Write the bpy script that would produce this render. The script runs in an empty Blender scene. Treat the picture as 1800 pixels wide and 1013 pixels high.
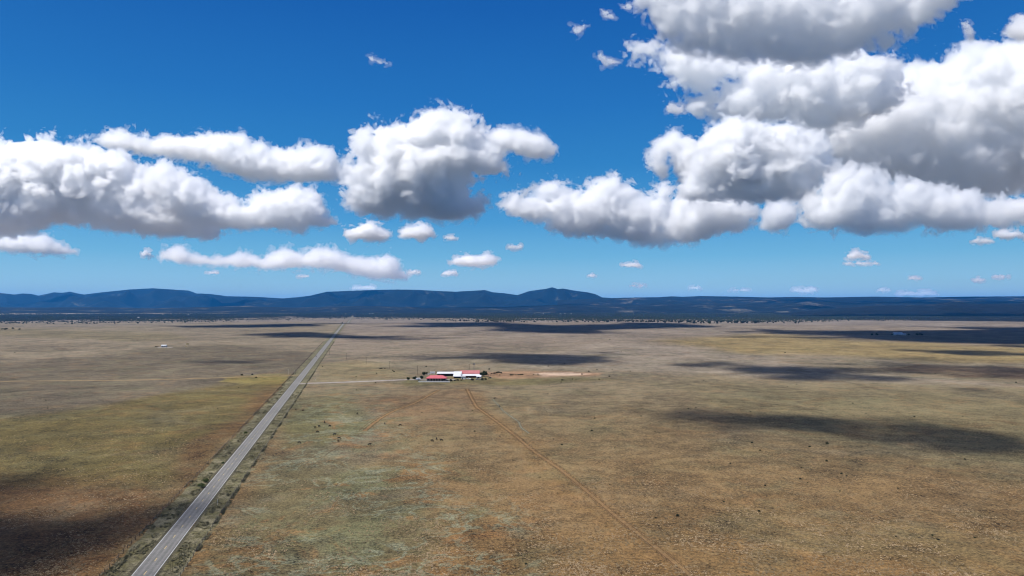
import bpy, bmesh, math, random, time
import numpy as np
from mathutils import Vector, Matrix
T00 = time.time()
SC = bpy.context.scene
COL = SC.collection
R = math.radians

# ------------------------------------------------------------------ camera
CAM_H, FPX, CU, CV, VH = 88.0, 1200.0, 900.0, 506.5, 537.0      # photo pixels (1800 x 1013)
PITCH = math.atan((VH - CV) / FPX)
cam_d = bpy.data.cameras.new('camera')
cam_d.sensor_width = 36.0
cam_d.lens = 36.0 * FPX / 1800.0
cam_d.clip_start = 0.5
cam_d.clip_end = 200000.0
cam = bpy.data.objects.new('camera', cam_d)
COL.objects.link(cam)
cam.location = (0, 0, CAM_H)
cam.rotation_euler = (math.pi / 2 + PITCH, 0, 0)
SC.camera = cam

# ------------------------------------------------------------------ sun, sky, exposure
SUN_EL, SUN_AZ = R(58), R(-113)         # azimuth measured clockwise from +Y (the view direction): behind and left
SUN_DIR = Vector((math.sin(SUN_AZ) * math.cos(SUN_EL), math.cos(SUN_AZ) * math.cos(SUN_EL), math.sin(SUN_EL)))
sun_d = bpy.data.lights.new('sun', 'SUN')
sun_d.energy = 3.6
sun_d.angle = R(0.53)
sun_d.color = (1.0, 0.965, 0.92)
sun = bpy.data.objects.new('sun', sun_d)
COL.objects.link(sun)
sun.rotation_euler = SUN_DIR.to_track_quat('Z', 'Y').to_euler()

world = bpy.data.worlds.new('World')
SC.world = world
world.use_nodes = True
wn = world.node_tree
for n in list(wn.nodes):
    wn.nodes.remove(n)
wo = wn.nodes.new('ShaderNodeOutputWorld')
wb = wn.nodes.new('ShaderNodeBackground')
sky = wn.nodes.new('ShaderNodeTexSky')
sky.sky_type = 'NISHITA'
sky.sun_disc = False
sky.sun_elevation = SUN_EL
sky.sun_rotation = SUN_AZ
sky.altitude = 1900.0
sky.air_density = 1.1
sky.dust_density = 0.15
sky.ozone_density = 3.5
# colour of the clear dry sky by elevation, laid over the physical sky
def lin(r, g, b):
    f = lambda c: (c / 255 / 12.92) if c / 255 <= 0.04045 else ((c / 255 + 0.055) / 1.055) ** 2.4
    return (f(r), f(g), f(b), 1.0)

def ramp(nt, stops, interp='LINEAR'):
    n = nt.nodes.new('ShaderNodeValToRGB')
    e = n.color_ramp.elements
    n.color_ramp.interpolation = interp
    while len(e) > 1: e.remove(e[0])
    e[0].position, e[0].color = stops[0]
    for p, c in stops[1:]:
        x = e.new(p); x.color = c
    return n

SKY_STRENGTH = 0.07
EXPOSURE = 0.78
geo = wn.nodes.new('ShaderNodeTexCoord')
sep = wn.nodes.new('ShaderNodeSeparateXYZ')
wn.links.new(geo.outputs['Generated'], sep.inputs[0])
rp = ramp(wn, [(0.0, lin(186, 216, 230)), (0.03, lin(158, 206, 229)), (0.07, lin(116, 184, 222)), (0.12, lin(77, 157, 212)),
               (0.20, lin(46, 130, 197)), (0.28, lin(33, 114, 189)), (0.40, lin(20, 94, 174)), (0.60, lin(14, 74, 150)), (1.0, lin(14, 52, 115))])
wn.links.new(sep.outputs[2], rp.inputs[0])
gain = wn.nodes.new('ShaderNodeVectorMath'); gain.operation = 'SCALE'
gain.inputs['Scale'].default_value = 2 ** -EXPOSURE / SKY_STRENGTH
wn.links.new(rp.outputs[0], gain.inputs[0])
mx = wn.nodes.new('ShaderNodeMix'); mx.data_type = 'RGBA'
mx.inputs['Factor'].default_value = 0.97
wn.links.new(sky.outputs[0], mx.inputs['A'])
wn.links.new(gain.outputs[0], mx.inputs['B'])
wn.links.new(mx.outputs['Result'], wb.inputs[0])
wb.inputs[1].default_value = SKY_STRENGTH
wn.links.new(wb.outputs[0], wo.inputs[0])

vs = SC.view_settings
SC.display_settings.display_device = 'sRGB'
vs.view_transform = 'Standard'
vs.look = 'None'
vs.gamma = 1.0
vs.use_curve_mapping = False
vs.exposure = EXPOSURE
cy = SC.cycles
cy.max_bounces = 36
cy.diffuse_bounces = 2
cy.glossy_bounces = 2
cy.transmission_bounces = 2
cy.volume_bounces = 32
cy.transparent_max_bounces = 96
cy.use_denoising = True
cy.pixel_filter_type = 'BLACKMAN_HARRIS'
cy.filter_width = 1.15
cy.caustics_reflective = False
cy.caustics_refractive = False

# ------------------------------------------------------------------ helpers
def px_ray(u, v):
    x, z = (u - CU) / FPX, (CV - v) / FPX
    c, s = math.cos(PITCH), math.sin(PITCH)
    return Vector((x, c - z * s, s + z * c))

def px_ray_np(u, v):
    x, z = (u - CU) / FPX, (CV - v) / FPX
    c, s = math.cos(PITCH), math.sin(PITCH)
    return x, c - z * s, s + z * c

def new_mesh(name, verts, faces, mat=None, smooth=False, attrs=None):
    verts = np.asarray(verts, dtype=np.float32)
    faces = np.asarray(faces, dtype=np.int32)
    me = bpy.data.meshes.new(name)
    k = faces.shape[1]
    me.vertices.add(len(verts)); me.vertices.foreach_set('co', verts.ravel())
    me.loops.add(faces.size); me.loops.foreach_set('vertex_index', faces.ravel())
    me.polygons.add(len(faces)); me.polygons.foreach_set('loop_start', np.arange(0, faces.size, k, dtype=np.int32))
    if smooth:
        me.polygons.foreach_set('use_smooth', np.ones(len(faces), dtype=bool))
    me.update(calc_edges=True)
    if attrs:
        for an, arr in attrs.items():
            a = me.attributes.new(an, 'FLOAT', 'POINT')
            a.data.foreach_set('value', np.asarray(arr, dtype=np.float32))
    if mat is not None:
        me.materials.append(mat)
    return me

def link(name, me, parent=None, loc=None):
    o = bpy.data.objects.new(name, me)
    COL.objects.link(o)
    if parent is not None:
        o.parent = parent
    if loc is not None:
        o.location = loc
    return o

def tag(o, label=None, cat=None, group=None, kind=None):
    if label: o['label'] = label
    if cat: o['category'] = cat
    if group: o['group'] = group
    if kind: o['kind'] = kind
    return o

# ------------------------------------------------------------------ noise tiles (numpy)
def lattice_tile(n, cells, seed):
    rg = np.random.default_rng(seed)
    g = rg.standard_normal((cells,) * 3 + (3,)); g /= np.linalg.norm(g, axis=-1, keepdims=True)
    t = np.arange(n) * cells / n
    i = np.floor(t).astype(int); f = t - i
    s = f * f * f * (f * (f * 6 - 15) + 10)
    out = np.zeros((n, n, n), np.float32)
    for dx in (0, 1):
        for dy in (0, 1):
            for dz in (0, 1):
                G = g[(i + dx) % cells][:, (i + dy) % cells][:, :, (i + dz) % cells]
                w = ((s if dx else 1 - s)[:, None, None] * (s if dy else 1 - s)[None, :, None] * (s if dz else 1 - s)[None, None, :])
                d = (G[..., 0] * (f - dx)[:, None, None] + G[..., 1] * (f - dy)[None, :, None] + G[..., 2] * (f - dz)[None, None, :])
                out += (w * d).astype(np.float32)
    return out * 1.6

def worley_tile(n, cells, seed):
    rg = np.random.default_rng(seed)
    pts = rg.random((cells,) * 3 + (3,))
    t = (np.arange(n) + 0.5) * cells / n
    i = np.floor(t).astype(int)
    best = np.full((n, n, n), 9.0, np.float32)
    for dx in (-1, 0, 1):
        for dy in (-1, 0, 1):
            for dz in (-1, 0, 1):
                P = pts[(i + dx) % cells][:, (i + dy) % cells][:, :, (i + dz) % cells]
                d = ((i + dx - t)[:, None, None] + P[..., 0]) ** 2 + ((i + dy - t)[None, :, None] + P[..., 1]) ** 2 \
                    + ((i + dz - t)[None, None, :] + P[..., 2]) ** 2
                np.minimum(best, d.astype(np.float32), out=best)
    return (0.55 - np.sqrt(best)) * 2.0            # rounded bumps with sharp creases between them

PT_N, PT_C = 64, 8
PERLIN = lattice_tile(PT_N, PT_C, 3)
WORLEY = worley_tile(PT_N, PT_C, 5)

def tri(tile, x, y, z):                            # x, y, z in lattice cells
    n = PT_N; k = n / PT_C
    x = x * k; y = y * k; z = z * k
    ix = np.floor(x).astype(np.int32); iy = np.floor(y).astype(np.int32); iz = np.floor(z).astype(np.int32)
    fx = (x - ix).astype(np.float32); fy = (y - iy).astype(np.float32); fz = (z - iz).astype(np.float32)
    m = n - 1
    x0, x1, y0, y1, z0, z1 = ix & m, (ix + 1) & m, iy & m, (iy + 1) & m, iz & m, (iz + 1) & m
    a = tile[x0, y0, z0] * (1 - fx) + tile[x1, y0, z0] * fx
    b = tile[x0, y1, z0] * (1 - fx) + tile[x1, y1, z0] * fx
    c = tile[x0, y0, z1] * (1 - fx) + tile[x1, y0, z1] * fx
    d = tile[x0, y1, z1] * (1 - fx) + tile[x1, y1, z1] * fx
    a = a * (1 - fy) + b * fy
    c = c * (1 - fy) + d * fy
    return a * (1 - fz) + c * fz

def surface_nets(F):
    """closed quad mesh of F = 0 (inside where F > 0); vertices in index coordinates"""
    S = F > 0
    nx, ny, nz = F.shape
    cnt = np.zeros((nx - 1, ny - 1, nz - 1), np.int8)
    sl = lambda d, n: slice(d, n - 1 + d)
    for dx in (0, 1):
        for dy in (0, 1):
            for dz in (0, 1):
                cnt += S[sl(dx, nx), sl(dy, ny), sl(dz, nz)]
    act = (cnt > 0) & (cnt < 8)
    ci = np.argwhere(act)
    vid = np.full(act.shape, -1, np.int32); vid[act] = np.arange(len(ci))
    acc = np.zeros((len(ci), 3)); num = np.zeros(len(ci))
    X, Y, Z = ci.T
    cor = [(0, 0, 0), (1, 0, 0), (0, 1, 0), (1, 1, 0), (0, 0, 1), (1, 0, 1), (0, 1, 1), (1, 1, 1)]
    for a in range(8):
        for b in range(a + 1, 8):
            A, B = cor[a], cor[b]
            if sum(abs(p - q) for p, q in zip(A, B)) != 1: continue
            fa = F[X + A[0], Y + A[1], Z + A[2]]; fb = F[X + B[0], Y + B[1], Z + B[2]]
            m = (fa > 0) != (fb > 0)
            t = np.where(m, fa / np.where(m, fa - fb, 1), 0)
            for ax in range(3):
                acc[:, ax] += m * (A[ax] + t * (B[ax] - A[ax]))
            num += m
    V = ci + acc / num[:, None]
    quads = []
    for ax in range(3):
        o1, o2 = [(1, 2), (2, 0), (0, 1)][ax]
        s0 = [slice(1, -1)] * 3; s1 = [slice(1, -1)] * 3
        s0[ax] = slice(0, -1); s1[ax] = slice(1, None)
        a, b = S[tuple(s0)], S[tuple(s1)]
        for flip, m in ((False, a & ~b), (True, ~a & b)):
            e = np.argwhere(m)
            if not len(e): continue
            off = np.ones(3, int); off[ax] = 0
            e = e + off
            q = []
            for (p1, p2) in ((-1, -1), (0, -1), (0, 0), (-1, 0)):
                c = e.copy(); c[:, o1] += p1; c[:, o2] += p2
                q.append(vid[c[:, 0], c[:, 1], c[:, 2]])
            q = np.stack(q, 1)
            quads.append(q[:, ::-1] if flip else q)
    return V, np.concatenate(quads)

def poly_sdf(P, u, v):
    P = np.asarray(P, float); Q = np.roll(P, -1, 0)
    d = np.full(u.shape, 1e9); ins = np.zeros(u.shape, bool)
    for (ax, ay), (bx, by) in zip(P, Q):
        ex, ey = bx - ax, by - ay
        t = np.clip(((u - ax) * ex + (v - ay) * ey) / (ex * ex + ey * ey + 1e-9), 0, 1)
        d = np.minimum(d, (u - ax - t * ex) ** 2 + (v - ay - t * ey) ** 2)
        c = ((ay > v) != (by > v)) & (u < ex * (v - ay) / (ey if ey else 1e-9) + ax)
        ins ^= c
    d = np.sqrt(d)
    return np.where(ins, d, -d)

# ------------------------------------------------------------------ clouds: closed lumpy bodies filled with scattering vapour
def vapour(name, density, g=0.5):
    m = bpy.data.materials.new(name)
    m.use_nodes = True
    nt = m.node_tree
    for n in list(nt.nodes):
        if n.type == 'BSDF_PRINCIPLED': nt.nodes.remove(n)
    out = [n for n in nt.nodes if n.type == 'OUTPUT_MATERIAL'][0]
    vsn = nt.nodes.new('ShaderNodeVolumeScatter')
    vsn.inputs['Color'].default_value = (1, 1, 1, 1)
    vsn.inputs['Density'].default_value = density
    vsn.inputs['Anisotropy'].default_value = g
    nt.links.new(vsn.outputs[0], out.inputs['Volume'])
    return m

BASE_ALT = 2000.0
CLOUD_MFP_PX = 7.3                     # mean free path, in photo pixels at the cloud's own distance

def cloud(label, poly, step=1.8, D=None, deep=1.0, rough=1.0, seed=0, tilt=0.0, mfp=CLOUD_MFP_PX, kind=None, group=None):
    poly = np.asarray(poly, float)
    u0, v0 = poly.min(0); u1, v1 = poly.max(0)
    mg = 7 * step + 0.16 * min(u1 - u0, v1 - v0)
    if D is None:
        D = min((BASE_ALT - CAM_H) / ((VH - v1) / FPX), 46000.0)
    gu = np.arange(u0 - mg, u1 + mg, step); gv = np.arange(v0 - mg, v1 + mg, step)
    U, Vv = np.meshgrid(gu, gv, indexing='ij')
    s = poly_sdf(poly, U, Vv)
    Rm = s.max()
    half = deep * math.sqrt(2.2) * Rm + mg
    gw = np.arange(-half, half, step * 1.15)
    W = gw[None, None, :]
    s = np.where(s > 0, Rm * 0.75 * np.tanh(s / (Rm * 0.75)), s)
    F = (s[:, :, None] - W * W / (2.2 * deep * deep * Rm)).astype(np.float32)
    X = U[:, :, None] + 0 * W; Z = Vv[:, :, None] + 0 * W; Y = 0 * U[:, :, None] + W
    s3 = s[:, :, None] + 0 * W
    band = np.abs(F) < 0.7 * Rm + 4 * step
    x, y, z = X[band].astype(np.float32), Y[band].astype(np.float32), Z[band].astype(np.float32)
    o = seed * 7.31
    f = F[band]
    lam = min(max(Rm * 0.85, 9.0), 62.0)
    wx = tri(PERLIN, x / lam + o, y / lam, z / lam); wz = tri(PERLIN, x / lam, y / lam + o, z / lam + 3.3)
    x = x + wx * lam * 0.22; z = z + wz * lam * 0.2; y = y + (wx - wz) * lam * 0.2
    l2 = lam * 0.28
    wx = tri(PERLIN, x / l2 + o, y / l2, z / l2); wz = tri(PERLIN, x / l2, y / l2 + o, z / l2 + 3.3)
    x = x + wx * l2 * 0.22; z = z + wz * l2 * 0.22; y = y + (wx - wz) * l2 * 0.2
    edge = np.clip(1.3 * s3[band] / Rm + 0.42, 0.42, 1.5)
    low = 1 - 0.5 * np.clip(((Z[band] - v1) / (v1 - v0) + 0.28) / 0.22, 0, 1)      # bases are flatter than tops
    # ragged places and firm, cauliflower-like places
    soft = np.clip(0.5 + 1.3 * tri(PERLIN, x / (lam * 1.3) + 5 + o, y / (lam * 1.3), z / (lam * 1.3)), 0, 1)
    L = lam
    a = lam * 0.40 * rough
    k = 0
    while L > step * 1.2 and k < 7:
        n = tri(WORLEY, x / L + o + k * 1.7, y / L + k * 2.3, z / L * 1.1 + o * .5)
        p = tri(PERLIN, x / L * 1.5 + 2 * o, y / L * 1.5, z / L * 1.9 + k)
        f = f + (n * (1.25 - 0.7 * soft) + p * (0.3 + 1.1 * soft)) * a * low * (edge if k < 2 else 1.0)
        L *= 0.52
        a *= 0.67
        k += 1
    shred = tri(PERLIN, x / 14.0 + o, y / 14.0, z / 9.0) * 7.0 + tri(PERLIN, x / 5.2, y / 5.2 + o, z / 4.2) * 4.0
    shred = shred * (0.35 + 1.3 * soft)
    root = None
    for name, lev, ex, m in (('cloud', -0.5, 0.25, mfp * 2.0), ('dense_core', -min(9.0, 0.25 * Rm), 0.0, mfp * 1.3), ('veil', 3.0, 1.25, mfp * 4.0)):
        G = F.copy()
        G[band] = f + lev + ex * shred
        G[[0, -1]] = -1; G[:, [0, -1]] = -1; G[:, :, [0, -1]] = -1
        V, Q = surface_nets(G)
        uu = gu[0] + V[:, 0] * step; vv = gv[0] + V[:, 1] * step; ww = gw[0] + V[:, 2] * step * 1.15
        rx, ry, rz = px_ray_np(uu, vv)
        dist = D * (1 + ww / FPX + tilt * (v1 - vv) / FPX)
        P = np.stack([rx * dist, ry * dist, rz * dist + CAM_H], 1)
        if root is None: c = P.mean(0)
        me = new_mesh(name, P - c, Q, vapour('cloud_vapour', FPX / (m * D)))
        ob = link(name, me, root, loc=c if root is None else None)
        if root is None:
            root = tag(ob, label, 'cloud', group or 'cumulus clouds in the sky', kind)
    return root
# outlines in photo pixels; every cloud stands at its own distance, with its own depth
def clouds_all():
    big = [
     ('large flat-bottomed cumulus reaching the left edge of the sky, with a grey base', 1, dict(deep=0.5, rough=1.0),
      [(-90,262),(-30,255),(20,256),(45,246),(75,243),(92,242),(108,250),(128,253),(140,252),(150,262),(180,270),(205,268),(225,280),
       (232,292),(250,294),(262,300),(285,304),(300,310),(330,318),(352,332),(372,345),(360,372),(385,385),(395,400),(382,416),(340,412),(300,417),(250,414),
       (215,408),(180,400),(140,395),(90,392),(60,412),(0,416),(-90,420)]),
     ('white rolling cumulus shoulder trailing right from the large left cloud to a knobbly end', 2, dict(deep=0.75, rough=1.15),
      [(250,318),(262,296),(290,286),(312,300),(335,308),(360,322),(392,345),(412,350),(430,356),(445,345),(460,335),(480,340),(500,332),
       (515,328),(530,335),(545,332),(560,345),(575,365),(590,392),(575,398),(545,398),(530,410),(512,402),(480,400),(440,404),(395,402),(340,396),(280,370)]),
     ('small cumulus low at the left edge below the large left cloud', 3, dict(step=1.8),
      [(-60,420),(0,416),(60,412),(80,414),(95,424),(120,436),(135,443),(110,448),(60,447),(0,440),(-60,444)]),
     ('long thin cumulus bank stretching above the large left cloud', 4, dict(deep=0.75, rough=1.05, D=24000),
      [(168,245),(185,235),(212,230),(232,238),(258,237),(262,247),(290,240),(330,240),(350,238),(400,236),(425,238),(455,252),(475,258),
       (500,265),(520,262),(545,255),(565,258),(585,262),(592,275),(612,285),(618,302),(600,320),(560,318),(520,320),(440,318),(410,305),
       (380,298),(350,285),(300,275),(275,272),(240,268),(190,262)]),
     ('tall heaped cumulus in the middle of the sky with a grey underside', 5, dict(deep=0.46, rough=1.1),
      [(625,245),(640,240),(655,245),(662,230),(672,213),(690,218),(715,222),(735,208),(760,200),(790,198),(815,202),(835,210),(845,228),
       (850,245),(862,255),(872,270),(882,285),(888,300),(870,306),(830,302),(820,315),(815,325),(826,345),(845,352),(848,368),(835,382),
       (800,388),(770,388),(740,380),(700,378),(660,380),(635,374),(612,355),(605,325),(612,300),(625,285),(622,265)]),
     ('small white cumulus joined to the upper right of the tall middle cloud', 6, dict(D=15500, step=1.8),
      [(855,235),(880,225),(905,225),(930,232),(955,238),(975,255),(978,272),(955,280),(930,278),(900,268),(870,262),(852,248)]),
     ('ragged cumulus right of centre with torn wisps at its left end', 7, dict(deep=0.5, rough=1.2),
      [(882,362),(893,350),(905,342),(920,352),(945,345),(950,325),(975,316),(1000,322),(1012,332),(1035,325),(1060,316),(1085,317),(1105,325),
       (1128,345),(1145,345),(1150,328),(1168,318),(1178,330),(1175,350),(1190,380),(1230,392),(1225,412),(1200,425),(1130,432),(1060,418),
       (1000,412),(970,402),(965,388),(935,388),(900,378)]),
     ('curled tower of cumulus rising at the left side of the huge right cloud', 8, dict(deep=1.0, rough=1.2, D=16800),
      [(1138,290),(1142,262),(1160,245),(1182,230),(1200,240),(1225,248),(1240,262),(1236,290),(1222,312),(1205,322),(1192,318),(1186,296),
       (1180,272),(1172,268),(1166,282),(1174,306),(1164,314),(1150,300)]),
     ('broad grey-bellied cumulus under the left side of the huge right cloud', 9, dict(mfp=7, deep=0.46, rough=1.1, D=15800),
      [(1225,270),(1232,248),(1245,232),(1262,220),(1280,212),(1310,210),(1345,222),(1385,215),(1420,225),(1450,255),(1478,300),(1440,322),
       (1425,350),(1390,356),(1335,358),(1290,350),(1240,350),(1205,350),(1190,340),(1205,318),(1215,295)]),
     ('pale cumulus with a frayed flat base hanging below the grey-bellied one', 10, dict(deep=0.75, rough=1.15),
      [(1180,365),(1195,335),(1215,328),(1250,338),(1290,345),(1320,355),(1332,375),(1325,395),(1290,404),(1250,412),(1215,428),(1192,418),(1178,400)]),
     ('small rounded cumulus alone in the blue gap under the huge right cloud', 11, dict(step=1.8, D=13500),
      [(1338,400),(1340,372),(1352,358),(1378,354),(1403,360),(1400,385),(1380,404),(1352,406)]),
     ('long dark-based cumulus bank running off the right edge of the sky', 12, dict(mfp=10, deep=0.46, rough=1.2, step=2.4, D=15000),
      [(1406,392),(1412,362),(1432,340),(1450,310),(1472,298),(1500,293),(1550,304),(1600,312),(1640,330),(1700,338),(1760,348),(1850,340),(1920,345),
       (1920,395),(1850,396),(1800,396),(1760,402),(1680,405),(1600,402),(1520,410),(1450,405),(1418,400)]),
     ('huge shadowy cumulus mass filling the right side of the sky', 13, dict(mfp=13, deep=0.40, rough=1.3, step=3.0, D=20500),
      [(1395,215),(1420,190),(1440,165),(1480,150),(1530,130),(1590,118),(1650,105),(1700,78),(1740,82),(1790,68),(1850,50),(1950,40),(1950,330),
       (1850,338),(1780,345),(1700,352),(1630,340),(1560,318),(1500,300),(1450,285),(1425,250)]),
     ('ragged white cumulus leaning left out of the huge right cloud', 14, dict(mfp=11, deep=0.46, rough=1.4, step=2.6, D=17500),
      [(1175,150),(1195,132),(1160,112),(1135,100),(1105,88),(1150,76),(1190,80),(1250,90),(1330,96),(1420,90),(1500,92),(1560,100),(1590,150),(1560,190),
       (1500,225),(1440,235),(1385,216),(1300,212),(1245,203),(1205,195),(1212,182),(1250,168),(1278,152),(1225,156)]),
     ('nearest cloud, broad and grey underneath, spreading off the top right of the sky', 15, dict(mfp=15, deep=0.32, rough=1.35, step=3.0, D=8200),
      [(1120,-70),(1122,5),(1140,40),(1152,64),(1195,100),(1260,104),(1330,110),(1420,118),(1500,100),(1560,84),(1600,62),(1640,40),(1668,14),(1700,-5),(1730,-70)]),
     ('torn strip of cumulus touching the top right corner of the sky', 16, dict(mfp=9, rough=1.3, step=2.2, D=9000),
      [(1762,60),(1775,40),(1795,28),(1840,10),(1900,0),(1900,52),(1830,66),(1790,72)]),
     ('low wavy cumulus bank left of centre, close above the far mountains', 17, dict(step=1.6, rough=1.0),
      [(280,452),(292,438),(315,432),(335,445),(370,455),(400,450),(430,443),(455,455),(475,445),(500,437),(530,445),(560,435),(590,440),
       (620,452),(650,455),(680,448),(700,458),(703,475),(720,482),(715,491),(660,490),(625,482),(590,473),(540,470),(480,472),(420,468),
       (380,465),(320,462)]),
    ]
    for lab, sd, kw, pl in big:
        cloud(lab, pl, seed=sd, **kw)
    small = [
     (645, 409, 41, 17, 'plump small cumulus directly below the left foot of the tall middle cloud'),
     (733, 408, 32, 15, 'small cumulus with a high left end below the tall middle cloud'),
     (792, 418, 12, 4, 'tiny cloud tuft just right of the small cumulus under the tall middle cloud'),
     (833, 457, 42, 13, 'small oval cumulus low in the sky above the gap between mesa and peak'),
     (640, 506, 24, 3.5, 'thin flat cloud streak lying just above the left end of the mesa'),
     (791, 480, 14, 5, 'tiny oval cloud low beside the right end of the wavy bank, farther of two'),
     (728, 478, 10, 4.5, 'tiny round cloud touching the right end of the low wavy bank'),
     (257, 446, 9, 6, 'tiny puff left of the low wavy bank'),
     (905, 434, 13, 5, 'tiny pointed puff below the torn left end of the ragged cumulus'),
     (1110, 466, 18, 4.5, 'thin bright cloud sliver alone above the right foot of the peak'),
     (1040, 484, 7, 3, 'faint speck of cloud above the right shoulder of the peak'),
     (1122, 502, 12, 3, 'thin cloud sliver close above the flat ridge right of the peak'),
     (1508, 449, 20, 8, 'curled small cloud, upper of two stacked under the long dark-based bank'),
     (1515, 463, 28, 3, 'long thin cloud streak, lower of two stacked under the long dark-based bank'),
     (1608, 489, 10, 3.5, 'tiny cloud sliver low on the right, left of a scattered pair'),
     (1720, 492, 10, 3.5, 'tiny cloud sliver low on the right, the lower left of a scattered pair'),
     (1760, 486, 14, 4, 'tiny cloud sliver low at the far right, the upper right of a scattered pair'),
     (1727, 424, 17, 5, 'thin cloud streak beneath the right end of the long dark-based bank'),
     (1772, 412, 23, 9, 'small bright cumulus tucked under the right end of the long dark-based bank'),
     (1415, 510, 22, 6, 'pale small cloud resting just above the right-hand hills'),
     (1612, 516, 42, 4.5, 'long pale cloud streak lying along the top of the right-hand hills'),
     (1553, 510, 10, 3.5, 'tiny pale cloud between two others above the right-hand hills'),
     (1222, 506, 12, 3, 'tiny cloud sliver above the left end of the right-hand hills'),
     (1300, 510, 18, 2.5, 'faint thin cloud above the middle of the right-hand hills'),
     (375, 480, 14, 2.5, 'faint thin streak under the left part of the low wavy bank'),
     (532, 486, 9, 2.2, 'tiny faint streak under the middle of the low wavy bank'),
    ]
    rg = random.Random(5)
    for i, (cx, cy_, rx, ry, lab) in enumerate(small):
        pl = []
        n = 18
        ph = rg.random() * 6
        for k in range(n):
            a = 2 * math.pi * k / n
            m = 1 + 0.22 * math.sin(3 * a + ph) + 0.12 * math.sin(5 * a + 2 * ph)
            yy = -math.sin(a) * ry * m
            if yy > 0: yy *= 0.55
            pl.append((cx + math.cos(a) * rx * (1 + 0.1 * math.sin(2 * a + ph)), cy_ + yy + ry * 0.25))
        st = 0.7 if ry < 6 else 1.1
        cloud(lab, pl, step=st, seed=40 + i, D=70000 if cy_ > 504 else 13800 if cx > 1700 and cy_ < 430 else min(38000, (BASE_ALT - CAM_H) / ((VH - cy_ - ry) / FPX)), rough=0.8, mfp=3.0 if ry > 6 else 2.6)
    wisps = [
     (665, 108, [(646,100),(655,98),(662,106),(675,108),(687,113),(676,114),(664,112),(652,108)], 'thin white wisp alone high in the blue left of centre', 9000),
     (1066, 105, [(1050,98),(1056,92),(1064,100),(1076,104),(1090,110),(1078,114),(1062,118),(1056,108)], 'small torn wisp left of the ragged white cumulus', 10000),
     (1015, 52, [(1002,44),(1014,48),(1026,42),(1032,46),(1020,56),(1012,66),(1008,54)], 'hooked wisp high in the blue left of the huge right cloud', 9000),
     (1070, 25, [(1058,18),(1068,20),(1078,28),(1082,34),(1070,34),(1060,28)], 'faint wisp near the top edge of the sky left of the nearest cloud', 8000),
     (1105, 12, [(1092,10),(1104,6),(1114,12),(1108,18),(1096,16)], 'tiny faint wisp beside the left edge of the nearest cloud', 8000),
     (1183, 190, [(1170,186),(1180,180),(1190,186),(1203,184),(1200,198),(1186,202),(1174,198)], 'small ragged puff under the left edge of the ragged white cumulus', 10500),
     (1700, 60, [(1690,40),(1700,38),(1710,52),(1714,70),(1704,72),(1696,56)], 'small torn wisp in the blue gap near the top right corner', 9000),
     (890, 320, [(880,300),(892,302),(900,310),(892,312)], 'tiny shred off the lower right of the tall middle cloud', 15800),
     (930, 336, [(912,344),(922,332),(940,322),(940,328),(926,344),(918,350)], 'slanting wisp rising from the left end of the ragged cumulus', 17000),
    ]
    for i, (_, _, pl, lab, D) in enumerate(wisps):
        cloud(lab, pl, step=1.1, seed=80 + i, rough=1.5, D=D, mfp=10)
t = time.time()
clouds_all()
print('clouds', round(time.time() - t, 1), 's', sum(len(o.data.polygons) for o in COL.objects if o.type == 'MESH'))
# ------------------------------------------------------------------ the lie of the land
def sstep(a, b, x):
    t = np.clip((x - a) / (b - a), 0, 1)
    return t * t * (3 - 2 * t)

def hnoise(x, y, L, k=0.0):
    return tri(PERLIN, x / L + k, y / L + 2.7 * k, np.zeros_like(x) + 0.37 + k)

def land(x, y):
    x = np.asarray(x, float); y = np.asarray(y, float)
    d = np.hypot(x, y)
    e = 3380 + 260 * hnoise(x, y, 1500, 1.0) * sstep(0, 900, np.abs(x + 0.2254 * y))
    fall = sstep(e, e + 1150, d)
    h = -33 * fall - 19 * sstep(4900, 8800, d)
    h = h + fall * 4 * hnoise(x, y, 2600, 4.0)
    return h

def flat(u, v):                                  # photo pixel -> point on the level plain
    r = px_ray(u, v)
    t = -CAM_H / r.z
    return Vector((r.x * t, r.y * t, 0.0))

def gp(u, v):                                    # photo pixel -> point on the real ground
    r = px_ray(u, v)
    if r.z >= -1e-4: r.z = -1e-4
    ts = np.concatenate([np.linspace(100, 3300, 200), np.linspace(3310, 26000, 2600)])
    g = CAM_H + r.z * ts - land(r.x * ts, r.y * ts)
    i = int(np.argmax(g < 0)) if (g < 0).any() else len(ts) - 1
    if i == 0: i = 1
    a = g[i - 1] / (g[i - 1] - g[i]) if g[i] < 0 else 1
    t = ts[i - 1] + a * (ts[i] - ts[i - 1])
    x, y = r.x * t, r.y * t
    return Vector((x, y, float(land(x, y))))

# ------------------------------------------------------------------ ground materials
def nodes(name, rough=0.95):
    m = bpy.data.materials.new(name)
    m.use_nodes = True
    nt = m.node_tree
    b = nt.nodes['Principled BSDF']
    b.inputs['Roughness'].default_value = rough
    b.inputs['Specular IOR Level'].default_value = 0.15
    return m, nt, b

def N(nt, t, **kw):
    n = nt.nodes.new(t)
    for k, v in kw.items(): setattr(n, k, v)
    return n

def noise(nt, vec, scale, detail=4, rough=0.55, dist=0.0):
    n = nt.nodes.new('ShaderNodeTexNoise')
    n.inputs['Scale'].default_value = scale
    n.inputs['Detail'].default_value = detail
    n.inputs['Roughness'].default_value = rough
    n.inputs['Distortion'].default_value = dist
    nt.links.new(vec, n.inputs['Vector'])
    return n.outputs['Fac']

def maprange(nt, x, a, b, c=0.0, d=1.0, smooth=True):
    n = nt.nodes.new('ShaderNodeMapRange')
    n.interpolation_type = 'SMOOTHSTEP' if smooth else 'LINEAR'
    for k, v in zip((1, 2, 3, 4), (a, b, c, d)): n.inputs[k].default_value = v
    nt.links.new(x, n.inputs[0])
    return n.outputs[0]

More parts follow.
